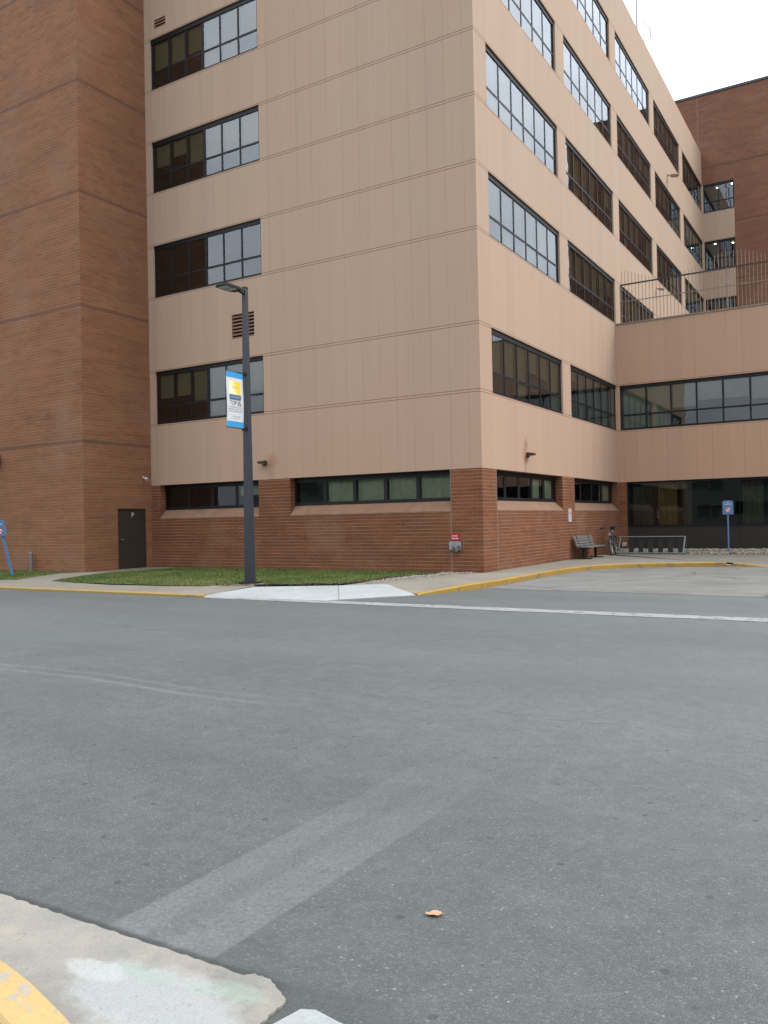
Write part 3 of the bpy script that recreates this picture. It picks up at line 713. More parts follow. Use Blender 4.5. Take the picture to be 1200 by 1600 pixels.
# soffit lip where the cladding overhangs the recessed ground-floor windows, parapet and roof return
mb.poly([(XW,0,ZT),(0,0,ZT),(0,.34,ZT),(XW,.34,ZT)]); mb.poly([(-.34,.34,ZT),(0,.34,ZT),(0,YB,ZT),(-.34,YB,ZT)])
mb.poly([(XW,0,ROOF),(0,0,ROOF),(0,.3,ROOF),(XW,.3,ROOF)]); mb.poly([(-.3,.3,ROOF),(0,.3,ROOF),(0,YB,ROOF),(-.3,YB,ROOF)])
mb.poly([(XW,.3,ROOF-.4),(-.3,.3,ROOF-.4),(-.3,.3,ROOF),(XW,.3,ROOF)]); mb.poly([(-.3,.3,ROOF-.4),(-.3,YB,ROOF-.4),(-.3,YB,ROOF),(-.3,.3,ROOF)])
mb.poly([(XW-14,YB,0),(XW-14,YB,ROOF),(0,YB,ROOF),(0,YB,0)])
mb.poly([(XW-14,0.3,0),(XW-14,.3,ROOF),(XW-14,YB,ROOF),(XW-14,YB,0)])
mb.build('wall',M['clad_office'],office)
mb=MB(); mb.poly([(XW-14,.3,ROOF-.4),(-.3,.3,ROOF-.4),(-.3,YB,ROOF-.4),(XW-14,YB,ROOF-.4)]); mb.build('roof',M['roofing'],office)
# brick ground floor with recessed ribbon windows over sloped sills
GS=[(-12.18,-7.78),(-6.52,-.97)]; GE=[(.97,6.48),(7.74,13.22)]
mb=MB(); D=.24; ZS,ZSI=1.70,1.985
mb.wall('S',0,XW,0,-.2,ZT,[(a,b,ZS,ZT) for a,b in GS]); mb.wall('E',0,0,YW,-.2,ZT,[(a,b,ZS,ZT) for a,b in GE])
for a,b in GS: mb.reveal('S',0,(a,b,ZS,ZT),D+.12,sides='lr')
for a,b in GE: mb.reveal('E',0,(a,b,ZS,ZT),D+.12,sides='lr')
mb.build('brick_base',M['brick'],office)
for face,L in (('S',GS),('E',GE)):
    for a,b in L:
        s=MB(); q=[(a+.002,-.008,ZS),(b-.002,-.008,ZS),(b-.002,D+.06,ZSI+.03),(a+.002,D+.06,ZSI+.03)]
        s.poly([P(face,0,*t) for t in q]); s.poly([P(face,0,a+.002,-.008,ZS-.045),P(face,0,b-.002,-.008,ZS-.045),P(face,0,b-.002,-.008,ZS),P(face,0,a+.002,-.008,ZS)])
        s.poly([P(face,0,a+.002,.05,ZS-.045),P(face,0,b-.002,.05,ZS-.045),P(face,0,b-.002,-.008,ZS-.045),P(face,0,a+.002,-.008,ZS-.045)])
        s.build('sill',M['sill'],office)
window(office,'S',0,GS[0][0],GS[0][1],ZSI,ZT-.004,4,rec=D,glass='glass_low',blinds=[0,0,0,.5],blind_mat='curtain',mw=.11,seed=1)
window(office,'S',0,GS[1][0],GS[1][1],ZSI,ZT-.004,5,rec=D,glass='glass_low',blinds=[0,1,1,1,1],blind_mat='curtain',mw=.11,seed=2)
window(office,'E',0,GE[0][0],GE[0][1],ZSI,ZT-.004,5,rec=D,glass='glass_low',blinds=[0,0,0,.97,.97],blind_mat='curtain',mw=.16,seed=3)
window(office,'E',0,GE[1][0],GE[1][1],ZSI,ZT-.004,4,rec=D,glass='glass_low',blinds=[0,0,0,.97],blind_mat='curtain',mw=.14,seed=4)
BL={0:[.47,.46,.64,.95,.82,.56],1:[0,0,0,0,0,0],2:[.44,.32,.66,.6,.64,.58],3:[.62,.64,.5,1,1,.68],4:[.3,.5,.5,.8,.7,.6]}
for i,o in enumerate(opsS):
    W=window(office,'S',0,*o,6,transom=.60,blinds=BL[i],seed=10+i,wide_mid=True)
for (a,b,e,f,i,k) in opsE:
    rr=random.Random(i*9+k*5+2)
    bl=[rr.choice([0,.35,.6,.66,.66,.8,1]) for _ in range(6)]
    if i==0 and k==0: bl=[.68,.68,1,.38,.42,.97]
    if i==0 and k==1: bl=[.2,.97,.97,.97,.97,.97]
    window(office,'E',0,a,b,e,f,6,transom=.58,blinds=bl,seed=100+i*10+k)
# louvred vents let into the cladding
for (a,b,e,f),n in zip(LOUV,(7,3)):
    l=MB(); l.poly([P('S',0,a,.115,e),P('S',0,b,.115,e),P('S',0,b,.115,f),P('S',0,a,.115,f)],m=1)
    pit_=(f-e)/n
    for k in range(n):
        z=e+pit_*k
        l.box(a,b,.004,.03,z,z+pit_*.46)
        l.poly([(a,.03,z+pit_*.46),(b,.03,z+pit_*.46),(b,.11,z+pit_*.8),(a,.11,z+pit_*.8)])
    l.build('louvre',[M['sill'],M['black']],office)

# ------------------------------------------------------------------ brick stair tower on the left
YT=-2.86
tower=thing('stair_tower','windowless orange brown brick tower with dark joint lines left of tan building','building',(-14,YT,0))
def tb(name,mb,m): 
    o=mb.build(name,m); o.parent=tower; o.matrix_parent_inverse=Matrix.Translation((14,-YT,0)); return o
mb=MB(); DO=(-1.5,-.27,0.0,2.04)
mb.wall('S',YT,-40,XW,-.2,31); mb.wall('E',XW,YT,0.0,-.2,31,[DO]); mb.wall('E',XW,0.0,8,24.3,31)
mb.reveal('E',XW,DO,.12,sides='lrt')
mb.poly([(-40,YT,31),(XW,YT,31),(XW,8,31),(-40,8,31)]); mb.poly([(-40,8,0),(-40,8,31),(XW,8,31),(XW,8,0)]); mb.poly([(-40,8,0),(-40,YT,0),(-40,YT,31),(-40,8,31)])
tb('wall',mb,M['brick_tower'])
mb=MB(); mb.box(XW-.10,XW-.045,DO[0]+.045,DO[1]-.045,.012,2.0)
door=tb('door',mb,M['door'])
def child(mb,name,m,par):
    o=mb.build(name,m); o.parent=par; o.matrix_parent_inverse=par.matrix_world.inverted() if False else Matrix(); return o
mb=MB(); mb.box(XW-.11,XW-.02,DO[0],DO[0]+.045,0,2.04);mb.box(XW-.11,XW-.02,DO[1]-.045,DO[1],0,2.04);mb.box(XW-.11,XW-.022,DO[0]+.045,DO[1]-.045,2.0,2.04)
child(mb,'door_frame',M['door'],door)
mb=MB(); mb.tube([(XW-.045,-1.36,1.0),(XW+.02,-1.36,1.0)],.012); mb.tube([(XW+.015,-1.36,1.0),(XW+.015,-1.26,1.0)],.011); child(mb,'handle',M['galv'],door)
t=text_mesh('letter','P',.23,M['white'],None,(XW-.042,-.83,1.82),(R(90),0,R(90)),.002); t.parent=door
# concrete threshold lip
mb=MB(); mb.box(XW,XW+.25,-1.55,-.2,-.01,.012); tb('doorstep',mb,M['conc'])

# ------------------------------------------------------------------ connecting wing with the entrance glazing
wing=thing('entrance_wing','low tan connecting wing with dark entrance glazing and railed roof terrace','building',(0,YW,0))
def wb(name,mb,m,par=None):
    o=mb.build(name,m); o.parent=wing; o.matrix_parent_inverse=Matrix.Translation((0,-YW,0)); return o
WX=48.0; TOPW=9.28
wo=[(.10+6.06*k,.10+6.06*k+5.95,4.95,6.78) for k in range(7)]
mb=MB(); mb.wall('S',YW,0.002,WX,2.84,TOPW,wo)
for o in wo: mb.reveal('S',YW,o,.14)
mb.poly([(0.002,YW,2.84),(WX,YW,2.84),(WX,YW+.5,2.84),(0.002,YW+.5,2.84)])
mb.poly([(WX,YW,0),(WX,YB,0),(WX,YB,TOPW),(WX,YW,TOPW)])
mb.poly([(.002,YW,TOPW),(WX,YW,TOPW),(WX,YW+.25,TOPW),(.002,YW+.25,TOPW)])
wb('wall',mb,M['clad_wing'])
mb=MB(); mb.box(.004,WX,YW-.03,YW+.26,TOPW+.003,TOPW+.06); wb('coping',mb,M['rail'])
mb=MB(); mb.poly([(.002,YW+.25,TOPW-.05),(WX,YW+.25,TOPW-.05),(WX,YB,TOPW-.05),(.002,YB,TOPW-.05)]); wb('terrace_floor',mb,M['conc'])
for k,o in enumerate(wo):
    bl=[[.98,.98,.55,.42,.42,.5],[.6,.4,.98,.5,.5,.7]][k%2]
    w=window(wing,'S',YW,*o,6,transom=.58,blinds=bl,blind_mat='blind_pale',seed=300+k); w.matrix_parent_inverse=Matrix.Translation((0,-YW,0))
# brick return, dark spandrel and ground-floor glass
mb=MB(); mb.wall('S',YW+.002,.002,.29,-.2,2.838); mb.wall('E',.29,YW+.002,YW+.3,-.2,2.838); wb('brick_pier',mb,M['brick'])
mb=MB(); YG=YW+.10
mb.box(.29,WX,YG,YG+.08,-.1,1.0)
for k in range(44): 
    x=.29+1.06*k
    mb.box(x,x+.018,YG-.006,YG,-.1,.995)
wb('spandrel_panel',mb,M['spandrel'])
W=MB(); W.box(.29,WX,YG-.02,YG+.10,1.0,1.05); W.box(.29,WX,YG-.02,YG+.10,2.77,2.838)
for k in range(1,44): W.box(.29+1.06*k-.010,.29+1.06*k+.010,YG+.03,YG+.09,1.05,2.77)
W.box(.29,.34,YG-.018,YG+.09,1.05,2.77)
gl=wb('entrance_glazing',W,M['frame'])
mb=MB(); rj=random.Random(4)
for k in range(44):
    j=[rj.uniform(-.002,.002) for _ in range(4)]; a=.29+1.06*k; b=a+1.06
    mb.poly([(a,YG+.04+j[0],1.05),(b,YG+.04+j[1],1.05),(b,YG+.04+j[2],2.77),(a,YG+.04+j[3],2.77)])
o=mb.build('glass',M['glass_low'],gl)
mb=MB(); d0,d1=YG+.11,YG+5
mb.poly([(.3,d0,.0),(WX,d0,0),(WX,d1,0),(.3,d1,0)]);mb.poly([(.3,d1,0),(WX,d1,0),(WX,d1,2.9),(.3,d1,2.9)]);mb.poly([(.3,d0,2.85),(WX,d0,2.85),(WX,d1,2.9),(.3,d1,2.9)]);mb.poly([(.3,d0,0),(.3,d1,0),(.3,d1,2.9),(.3,d0,2.9)]);mb.poly([(WX,d0,0),(WX,d1,0),(WX,d1,2.9),(WX,d0,2.9)])
mb.build('lobby',M['interior'],gl)
def drape(x0,x1,y,m):
    c=MB(); n=max(4,int((x1-x0)/.06))
    for i in range(n):
        a=x0+(x1-x0)*i/n;b=x0+(x1-x0)*(i+1)/n;ya=y+.04*math.sin(i*1.9);yb=y+.04*math.sin((i+1)*1.9)
        c.poly([(a,ya,1.08),(b,yb,1.08),(b,yb,2.7),(a,ya,2.7)])
    return c.build('curtain',m,gl)
ochre=simple('ochre_curtain',(.20,.155,.05),.9,var=.15); dim=simple('dim_green_curtain',(.10,.105,.075),.9)
for x0,x1,y,m in ((.45,1.25,.30,dim),(1.45,2.2,.34,ochre),(2.35,2.7,.6,dim),(4.55,5.3,.7,dim),(6.8,7.6,.4,ochre),(9.2,10,.4,dim)): drape(x0,x1,YG+y,m)
for par in (gl,):
    for ch in par.children: ch.matrix_parent_inverse=Matrix()

# wave-topped terrace railing
rail=thing('terrace_railing','terrace railing with wave topped picket bars above entrance wing','railing',(0,YW,TOPW))
def rb(name,mb,m):
    o=mb.build(name,m); o.parent=rail; o.matrix_parent_inverse=Matrix.Translation((0,-YW,-TOPW)); return o
yr=YW+.10
mb=MB(); mb.beam((.2,yr,10.92),(WX-.2,yr,10.92),.05,.05); rb('top_rail',mb,M['rail_dark'])
mb=MB(); mb.beam((.2,yr,10.22),(WX-.2,yr,10.22),.03,.03); rb('mid_rail',mb,M['rail'])
mb=MB(); x=.25
while x<WX-.2:
    zt=10.97+.30+.30*math.cos(2*math.pi*(x-4.4)/4.6); mb.tube([(x,yr+.026,TOPW+.06),(x,yr+.026,zt)],.0105,6); x+=.138
rb('picket_panel',mb,M['rail'])
k=0
for x in (.2,4.3,8.4,12.5,16.6,20.7,24.8):
    mb=MB(); mb.beam((x,yr-.03,TOPW+.06),(x,yr-.03,10.9),.05,.03); rb('post',mb,M['rail'])

# ------------------------------------------------------------------ tall brick block behind
XE=8.45; HB=27.55
far=thing('brick_tower_block','tall brown brick block rising behind the terrace with two stacked corner windows','building',(4,YB,0))
def fb(name,mb,m):
    o=mb.build(name,m); o.parent=far; o.matrix_parent_inverse=Matrix.Translation((-4,-YB,0)); return o
fo=[(.07,1.85,a,b) for a,b in FL[1:]]
mb=MB(); clad_rect=(.0,1.85,9.0,21.95)
mb.wall('S',YB,-16,XE,0,HB,[(0.,1.85,9.2,21.95)]); mb.wall('E',XE,YB,YB+22,0,HB)
mb.poly([(-16,YB,HB),(XE,YB,HB),(XE,YB+22,HB),(-16,YB+22,HB)]); mb.poly([(-16,YB,0),(-16,YB,HB),(-16,YB+22,HB),(-16,YB+22,0)]); mb.poly([(-16,YB+22,0),(-16,YB+22,HB),(XE,YB+22,HB),(XE,YB+22,0)])
fb('wall',mb,M['brick_far'])
mb=MB(); mb.box(-16.05,XE+.05,YB-.05,YB+.3,HB+.002,HB+.14); fb('coping',mb,M['coping'])
mb=MB(); mb.wall('S',YB,0.,1.85,9.2,21.95,fo)
for o in fo: mb.reveal('S',YB,o,.1)
fb('clad_strip',mb,M['clad'])
LMP={1:(),2:((.3,.5),(.85,.9)),3:((.4,.7),(.9,.5)),4:((.25,.9),(.9,.6))}
for i,o in enumerate(fo):
    w=window(far,'S',YB,*o,2,rec=.05,transom=.6,seed=500+i,depth=3.5,lamps=LMP.get(i,())); w.matrix_parent_inverse=Matrix.Translation((-4,-YB,0))

# roof masts
m_=thing('antenna_mast','tall thin antenna mast on the tan building roof edge','antenna',(-.4,19.9,ROOF-.4))
mb=MB(); mb.tube([(0,0,0),(0,0,4.0)],.055,8); mb.tube([(0,0,4.0),(0,0,11)],.035,8); mb.build('mast',M['galv'],m_)
mb=MB(); mb.tube([(0,0,1.3),(-.2,-1.1,1.5)],.025,6); mb.build('brace',M['galv'],m_)
m_=thing('weather_vane_mast','short pale roof mast with a small sensor arm','antenna',(-.4,21.3,ROOF-.4))
mb=MB(); mb.tube([(0,0,0),(0,0,2.4)],.03,6); mb.tube([(0,0,2.35),(.05,1.15,2.55)],.02,6); mb.build('mast',M['galv'],m_)
mb=MB(); mb.tube([(.05,1.15,2.2),(.05,1.15,2.9)],[.05,.03],6); mb.build('sensor',M['galv'],m_)

# ------------------------------------------------------------------ wall fixtures
def wall_pack(loc,face,label):
    t=thing('wall_light',label,'wall light',loc,'brown wall pack lights')
    s=MB(); f=lambda u,d,z:P(face,0,u,-d,z)
    def bx(u0,u1,d0,d1,z0,z1,sl=0):
        A=[f(u0,d0,z0),f(u1,d0,z0),f(u1,d1,z0+sl),f(u0,d1,z0+sl)];B=[f(u0,d0,z1),f(u1,d0,z1),f(u1,d1,z1),f(u0,d1,z1)]
        for k in range(4): s.poly([A[k],A[(k+1)%4],B[(k+1)%4],B[k]])
        s.poly(A[::-1]);s.poly(B)
    bx(-.06,.06,.003,.06,-.08,.08); s.build('mount',M['brownmetal'],t)
    s=MB(); bx(-.13,.13,.06,.23,-.04,.05,.03); s.build('housing',M['brownmetal'],t)
    s=MB(); s.poly([f(-.11,.08,-.042),f(.11,.08,-.042),f(.11,.21,-.018),f(-.11,.21,-.018)]); s.build('lens',M['lens'],t)
    return t
wall_pack((-7.5,0,3.36),'S','brown wall light with rust stain below the cladding left of centre, above brick pier')
wall_pack((0,3.3,3.37),'E','brown wall light with rust run on the right hand face above the high brick windows')
def stain_mat():
    m,nt,b=mat('rust_stain'); v=coords(nt,'Generated'); x=sepxyz(nt,v)
    nt.links.new(noise(nt,coords(nt,'Object',(14,14,5)),1.,4,.6),b.inputs['Alpha']) ; b.inputs['Base Color'].default_value=(.25,.10,.05,1); return m
# security cameras
def camera_unit(loc,face,label,m,s=1.0,group=None):
    t=thing('security_camera',label,'security camera',loc,group); f=lambda u,d,z:P(face,0,u*s,-d*s,z*s)
    mb=MB(); mb.tube([f(0,.0,.05),f(0,.03,.05)],.05*s,10); mb.tube([f(0,.03,.05),f(0,.16,.0)],.016*s,8); mb.build('bracket',m,t)
    mb=MB(); mb.beam(f(.02,.12,.01),f(-.10,.34,-.07),.10*s,.09*s); mb.build('housing',m,t)
    mb=MB(); mb.tube([f(-.10,.34,-.07),f(-.108,.355,-.075)],.035*s,10); mb.build('lens',M['black'],t)
camera_unit((XW,-.37,3.08),'E','small white security camera on brick tower side above the dark door',M['white'],.75)
camera_unit((0,24.0,19.1),'E','tan security camera high on the cladding between upper window rows',simple('tan_camera',(.35,.25,.18),.5),1.5)
camera_unit((0,20.8,12.45),'E','tan security camera low on the cladding behind the terrace railing',simple('tan_camera_b',(.30,.22,.16),.5),1.1)
t=thing('tower_light','dark red brown wall light on the brick tower front at the left edge','wall light',(-17.12,YT,3.85))
mb=MB(); mb.box(-.22,.22,-.28,-.003,-.16,.16); mb.build('housing',M['brownmetal'],t,bevel=.03)
mb=MB(); mb.box(-.16,.16,-.24,-.05,-.19,-.162); mb.build('lens',M['lens'],t)

# fire-department connection and red plate
t=thing('standpipe_connection','grey standpipe inlet plate with two caps on the corner brick pier','pipe inlet',(-.85,0,.735))
mb=MB(); mb.box(-.18,.18,-.02,-.002,-.115,.115); mb.build('plate',M['galv'],t)
for x,z in ((-.06,-.03),(.09,0.0)):
    mb=MB(); mb.tube([(x,-.02,z),(x,-.12,z-.01)],[.045,.05],12); c=mb.build('inlet',M['galv'],t)
    mb=MB(); mb.tube([(x,-.12,z-.01),(x,-.155,z-.012)],[.058,.056],12); mb.build('cap',M['galv'],c)
mb=MB(); mb.tube([(.07,-.03,-.09),(.07,-.12,-.14)],[.04,.05],10); mb.build('drain_cap',M['galv'],t)
t=thing('red_plate','small red plate with two white text lines on the corner brick pier','sign',(-.845,0,.965))
mb=MB(); mb.box(-.12,.12,-.016,-.002,-.105,.105); mb.build('panel',M['red'],t,bevel=.004)
mb=MB(); dashes(mb,'S',0,-.018,-.095,.08,.020,.036,3); dashes(mb,'S',0,-.018,-.105,.105,-.050,.036,4); mb.build('lettering',M['white'],t)
t=thing('notice_sign','white four line notice sign with a pink band on the brick pier near bench','sign',(0,7.15,1.52))
mb=MB(); mb.box(.003,.016,-.155,.155,-.225,.225); mb.build('panel',M['pinkwhite'],t,bevel=.006)
mb=MB(); mb.poly([P('E',0,-.15,-.018,.02),P('E',0,.15,-.018,.02),P('E',0,.15,-.018,.11),P('E',0,-.15,-.018,.11)]); mb.build('pink_band',M['pink'],t)
mb=MB()
for z,a,b in ((.14,-.07,.08),(.045,-.11,.11),(-.085,-.09,.09),(-.175,-.07,.06)): dashes(mb,'E',0,-.020,a,b,z,.045,int(z*1000))
mb.build('lettering',M['ink_soft'],t)
# rust runs under/over the wall lights: thin washes with an outline of their own
def rust(u,z,face,w,h,seed):
    r=random.Random(seed); mb=MB()
    return mb

# ------------------------------------------------------------------ lamp post with banner
lamp=thing('street_lamp','tall dark slate square lamp post with flat two panel head','street lamp',(-3.95,-4.96,0))
mb=MB(); mb.beam((0,0,.04),(0,0,7.18),.19,.19,m=0,w1=.105,h1=.105); mb.build('pole',M['slate'],lamp,bevel=.012)
mb=MB(); mb.box(-.2,.2,-.2,.2,.0,.035); mb.build('base_plate',M['black'],lamp,bevel=.01)
mb=MB(); mb.box(-.062,.062,-.062,.062,7.182,7.21); mb.build('cap',M['slate'],lamp)
mb=MB(); mb.beam((0,-.05,7.07),(0,-.30,7.10),.06,.10,w1=.09,h1=.05); mb.build('arm',M['black'],lamp)
mb=MB()
oo=[(-.10,-.24),(-.19,-.40),(-.19,-.82),(-.10,-.90),(.10,-.90),(.19,-.82),(.19,-.40),(.10,-.24)]
for z0,z1 in ((7.045,7.10),): 
    mb.poly([(*p,z1) for p in oo]); mb.poly([(*p,z0) for p in oo][::-1])
    for a,b in zip(oo,oo[1:]+oo[:1]): mb.poly([(*a,z0),(*b,z0),(*b,z1),(*a,z1)])
hd=mb.build('lamp_head',M['black'],lamp)
for y0,y1 in ((-.60,-.42),(-.82,-.64)):
    mb=MB(); mb.box(-.14,.14,y0,y1,7.038,7.044); mb.build('light_panel',M['lens'],hd)
ban=thing('pole_banner','blue and white award banner reading TOP 5% hung on the lamp post','banner',(-3.95,-5.06,3.75))
def bc(face_pts): return face_pts
BW=.60; BH=1.33; by0=-.03-BW; by1=-.03
nz=24
def bx(y,z): return .016*math.sin(z*2.6+.4)*math.sin(math.pi*min(max(z/BH,0),1))+.006*math.sin((y-by0)*9)
def bpatch(y0,y1,z0,z1,d,m,name,ny=6,nz=8,par=None):
    mb=MB()
    for i in range(ny):
        for j in range(nz):
            ya,yb=y0+(y1-y0)*i/ny,y0+(y1-y0)*(i+1)/ny; za,zb=z0+(z1-z0)*j/nz,z0+(z1-z0)*(j+1)/nz
            mb.poly([(bx(ya,za)+d,ya,za),(bx(yb,za)+d,yb,za),(bx(yb,zb)+d,yb,zb),(bx(ya,zb)+d,ya,zb)],smooth=True)
    return mb.build(name,m,par or ban,merge=True)
cl=bpatch(by0,by1,0,BH,0,M['white'],'cloth',8,28)
so=cl.modifiers.new('solid','SOLIDIFY'); so.thickness=.003; so.offset=-1
bpatch(by0,by1,0,.145,.0025,M['banner_blue'],'blue_band'); bpatch(by0,by1,BH-.145,BH,.0025,M['banner_blue'],'blue_band')
em=bpatch(by0+.09,by1-.09,.70,1.10,.0028,M['gold'],'award_emblem')
bpatch(by0+.09,by1-.09,.66,.785,.0040,M['navy'],'award_base',par=em)
bpatch(by0+.09,by0+.485,.655,.672,.0044,M['ink'],'award_edge',par=em,nz=1)
def bdash(y0,y1,z,h,seed):
    rr=random.Random(seed); y=y0; mb=MB()
    while y<y1-.004:
        w=min(rr.uniform(.35,.9)*h,y1-y); zz=h*rr.uniform(.7,1)
        mb.poly([(bx(y,z)+.0055,y,z),(bx(y+w,z)+.0055,y+w,z),(bx(y+w,z+zz)+.0055,y+w,z+zz),(bx(y,z+zz)+.0055,y,z+zz)]); y+=w+h*(.3 if rr.random()>.2 else .8)
    mb.build('text_line',M['ink_soft'],ban)
bdash(by0+.17,by1-.15,.965,.022,1); bdash(by0+.22,by1-.2,.925,.020,2); bdash(by0+.26,by1-.26,.86,.02,22)
bdash(by0+.06,by1-.05,.475,.024,3); bdash(by0+.05,by1-.05,.425,.024,4); bdash(by0+.05,by1-.05,.375,.024,5)
bdash(by0+.2,by1-.12,.25,.030,7); bdash(by0+.22,by1-.16,.205,.014,9)
bdash(by0+.15,by1-.15,.715,.022,9)
text_mesh('headline','TOP 5%',.15,M['ink'],ban,(bx((by0+by1)/2,.56)+.006,(by0+by1)/2,.575),(R(90),0,R(90)),.001,sx=.80)
for z in (BH+.005,-.005):
    mb=MB(); mb.tube([(0,-.0,z),(0,by0-.02,z)],.011,8); mb.build('bracket_arm',M['black'],ban)
    mb=MB(); mb.box(-.10,.10,.0,.02,z-.035,z+.035); mb.build('clamp',M['black'],ban)

# ------------------------------------------------------------------ blue post signs
def sign_post(loc,label,lean=0,h=1.92,rz=0):
    t=thing('post_sign',label,'sign',loc,'blue post signs'); t.rotation_euler=(0,lean,rz)
    mb=MB(); mb.beam((0,.03,-.15),(0,.03,h-.52),.075,.05); mb.build('post',M['blue'],t)
    mb=MB(); o=[(-.185,h-.53),(.185,h-.53),(.185,h-.05)]
    for k in range(9): a=math.pi*k/8; o.append((.165*math.cos(a)+.0,h-.05+.035*math.sin(a)))
    o.append((-.185,h-.05))
    for y in (-.025,.025): mb.poly([(x,y,z) for x,z in (o if y<0 else o[::-1])])
    for a,b in zip(o,o[1:]+o[:1]): mb.poly([(a[0],.025,a[1]),(b[0],.025,b[1]),(b[0],-.025,b[1]),(a[0],-.025,a[1])])
    pn=mb.build('panel',M['blue'],t)
    mb=MB(); dashes(mb,'S',0,-.028,-.05,.055,h-.105,.022,5); dashes(mb,'S',0,-.028,-.12,.12,h-.165,.03,6); mb.build('lettering',M['white'],pn)
    cz=h-.36; mb=MB(); n=20
    mb.poly([(.085*math.cos(2*math.pi*k/n),-.0275,cz+.085*math.sin(2*math.pi*k/n)) for k in range(n)])
    d=mb.build('white_disc',M['white'],pn)
    mb=MB()
    for k in range(n):
        a,b=2*math.pi*k/n,2*math.pi*(k+1)/n
        mb.poly([(.1*math.cos(a),-.030,cz+.1*math.sin(a)),(.1*math.cos(b),-.030,cz+.1*math.sin(b)),(.078*math.cos(b),-.030,cz+.078*math.sin(b)),(.078*math.cos(a),-.030,cz+.078*math.sin(a))])
    c,s_=math.cos(R(-45)),math.sin(R(-45))
    L=[(-.08,-.011),(.08,-.011),(.08,.011),(-.08,.011)]; mb.poly([(c*x-s_*y,-.031,cz+s_*x+c*y) for x,y in L])
    mb.build('red_ring',M['red'],pn)
    mb=MB(); mb.box(-.05,.045,-.030,-.0285,cz-.012,cz+.01); mb.build('cigarette_bar',M['ink'],pn)
    return t
sign_post((4.33,12.1,.05),'upright blue post sign with red prohibition ring in the gravel by entrance glass',rz=R(20))
sign_post((-13.6,-4.75,0),'leaning blue post sign with prohibition ring on the left lawn',lean=R(-16),h=1.78,rz=R(12))
b=thing('pipe_bollard','short grey capped pipe against the brick tower base','bollard',(-15.1,-3.0,0))
mb=MB(); mb.tube([(0,0,-.05),(0,0,.60)],.055,12); mb.build('pipe',M['galv_dull'],b); mb=MB(); mb.tube([(0,0,.60),(0,0,.64)],[.064,.05],12); mb.build('cap',M['galv_dull'],b)
v=thing('vent_hood','small round beige vent hood low on the brick pier by the bike rack','vent',(.16,YW-.0,.30))
mb=MB(); mb.tube([(0,-.0,0),(0,-.09,0)],[.10,.085],12); mb.build('hood',simple('beige_plastic',(.42,.38,.32),.6),v)

# ------------------------------------------------------------------ bench
bench=thing('park_bench','weathered grey slatted bench with black legs against the brick wall','bench',(.08,7.15,0))
mb=MB()
for x in (.14,.245,.35,.455): mb.box(x,x+.088,0,2.0,.395,.43)
mb.build('seat',M['wood'],bench,bevel=.006)
mb=MB()
for k in range(4):
    z=.44+.088*k; x=.125-.030*k; mb.beam((x,0,z+.045),(x,2.0,z+.045),.026,.072,up=(-.3,0,1))
mb.build('backrest',M['wood'],bench,bevel=.006)
for y in (.28,1.62):
    mb=MB(); mb.beam((.30,y,.0),(.30,y,.38),.09,.08); mb.beam((.10,y,.02),(.58,y,.02),.07,.035); mb.beam((.09,y,.375),(.55,y,.375),.05,.035); mb.beam((.15,y,.38),(.02,y,.80),.04,.045)
    mb.build('leg',M['black'],bench)

# ------------------------------------------------------------------ bike rack
rack=thing('bike_rack','low galvanised pipe bike rack in front of the dark entrance panel','bike rack',(0,11.3,0))
def rk(n,mb): return mb.build(n,M['galv_dull'],rack)
mb=MB(); mb.tube([(.55,0,.66),(2.98,0,.66)],.022,8); rk('top_rail',mb)
for y in (-.28,.28):
    mb=MB(); mb.tube([(.5,y,.06),(3.05,y,.06)],.024,8); rk('base_rail',mb)
for x in (.6,2.96):
    mb=MB(); mb.tube([(x,0,.66),(x-.03,-.28,.06)],.032 if x>1 else .018,8); mb.tube([(x,0,.66),(x+.0,.28,.06)],.012,8); rk('leg',mb)
mb=MB()
for k in range(1,7):
    x=.62+.36*k; mb.box(x-.085,x+.085,.03,.045,.07,.63)
mb.build('wheel_bars',simple('dark_grey_plates',(.027,.028,.028),.6),rack)

# ------------------------------------------------------------------ bicycle
bk=thing('bicycle','dark parked bicycle with swept handlebars leaning at the bike rack end','bicycle',(.53,10.3,0))
bk.rotation_euler=(R(0),R(-5),R(7))
# local: +y runs from front wheel to rear wheel
def wheel(y):
    mb=MB(); n=28; mb.tube([(0,y+.33*math.cos(2*math.pi*k/n),.34+.33*math.sin(2*math.pi*k/n)) for k in range(n)],.022,8,closed=True); w=mb.build('wheel',M['tyre'],bk)
    mb=MB(); mb.tube([(0,y+.30*math.cos(2*math.pi*k/n),.34+.30*math.sin(2*math.pi*k/n)) for k in range(n)],.011,6,closed=True)
    for k in range(16):
        a=2*math.pi*k/16; mb.tube([(.02*(-1)**k,y,.34),(0,y+.3*math.cos(a),.34+.3*math.sin(a))],.002,4,caps=False)
    mb.tube([(-.05,y,.34),(.05,y,.34)],.02,8); mb.build('rim',M['silver'],w)
wheel(0);wheel(1.05)
mb=MB()
T=lambda a,b,r=.018: mb.tube([a,b],r,8)
T((0,.24,.86),(0,.30,.72),.022);T((0,.26,.80),(0,.70,.80));T((0,.29,.72),(0,.62,.30),.02);T((0,.62,.30),(0,.76,.88));T((0,.74,.80),(.05,1.05,.34),.011);T((0,.74,.80),(-.05,1.05,.34),.011);T((0,.62,.30),(.05,1.05,.34),.012);T((0,.62,.30),(-.05,1.05,.34),.012)
mb.build('frame',M['bike'],bk)
mb=MB();T((.05,0,.34),(.05,.19,.70),.013);T((-.05,0,.34),(-.05,.19,.70),.013);T((.05,.19,.70),(-.05,.19,.70),.016);T((0,.19,.70),(0,.22,.96),.016);mb.build('fork',M['bike'],bk)
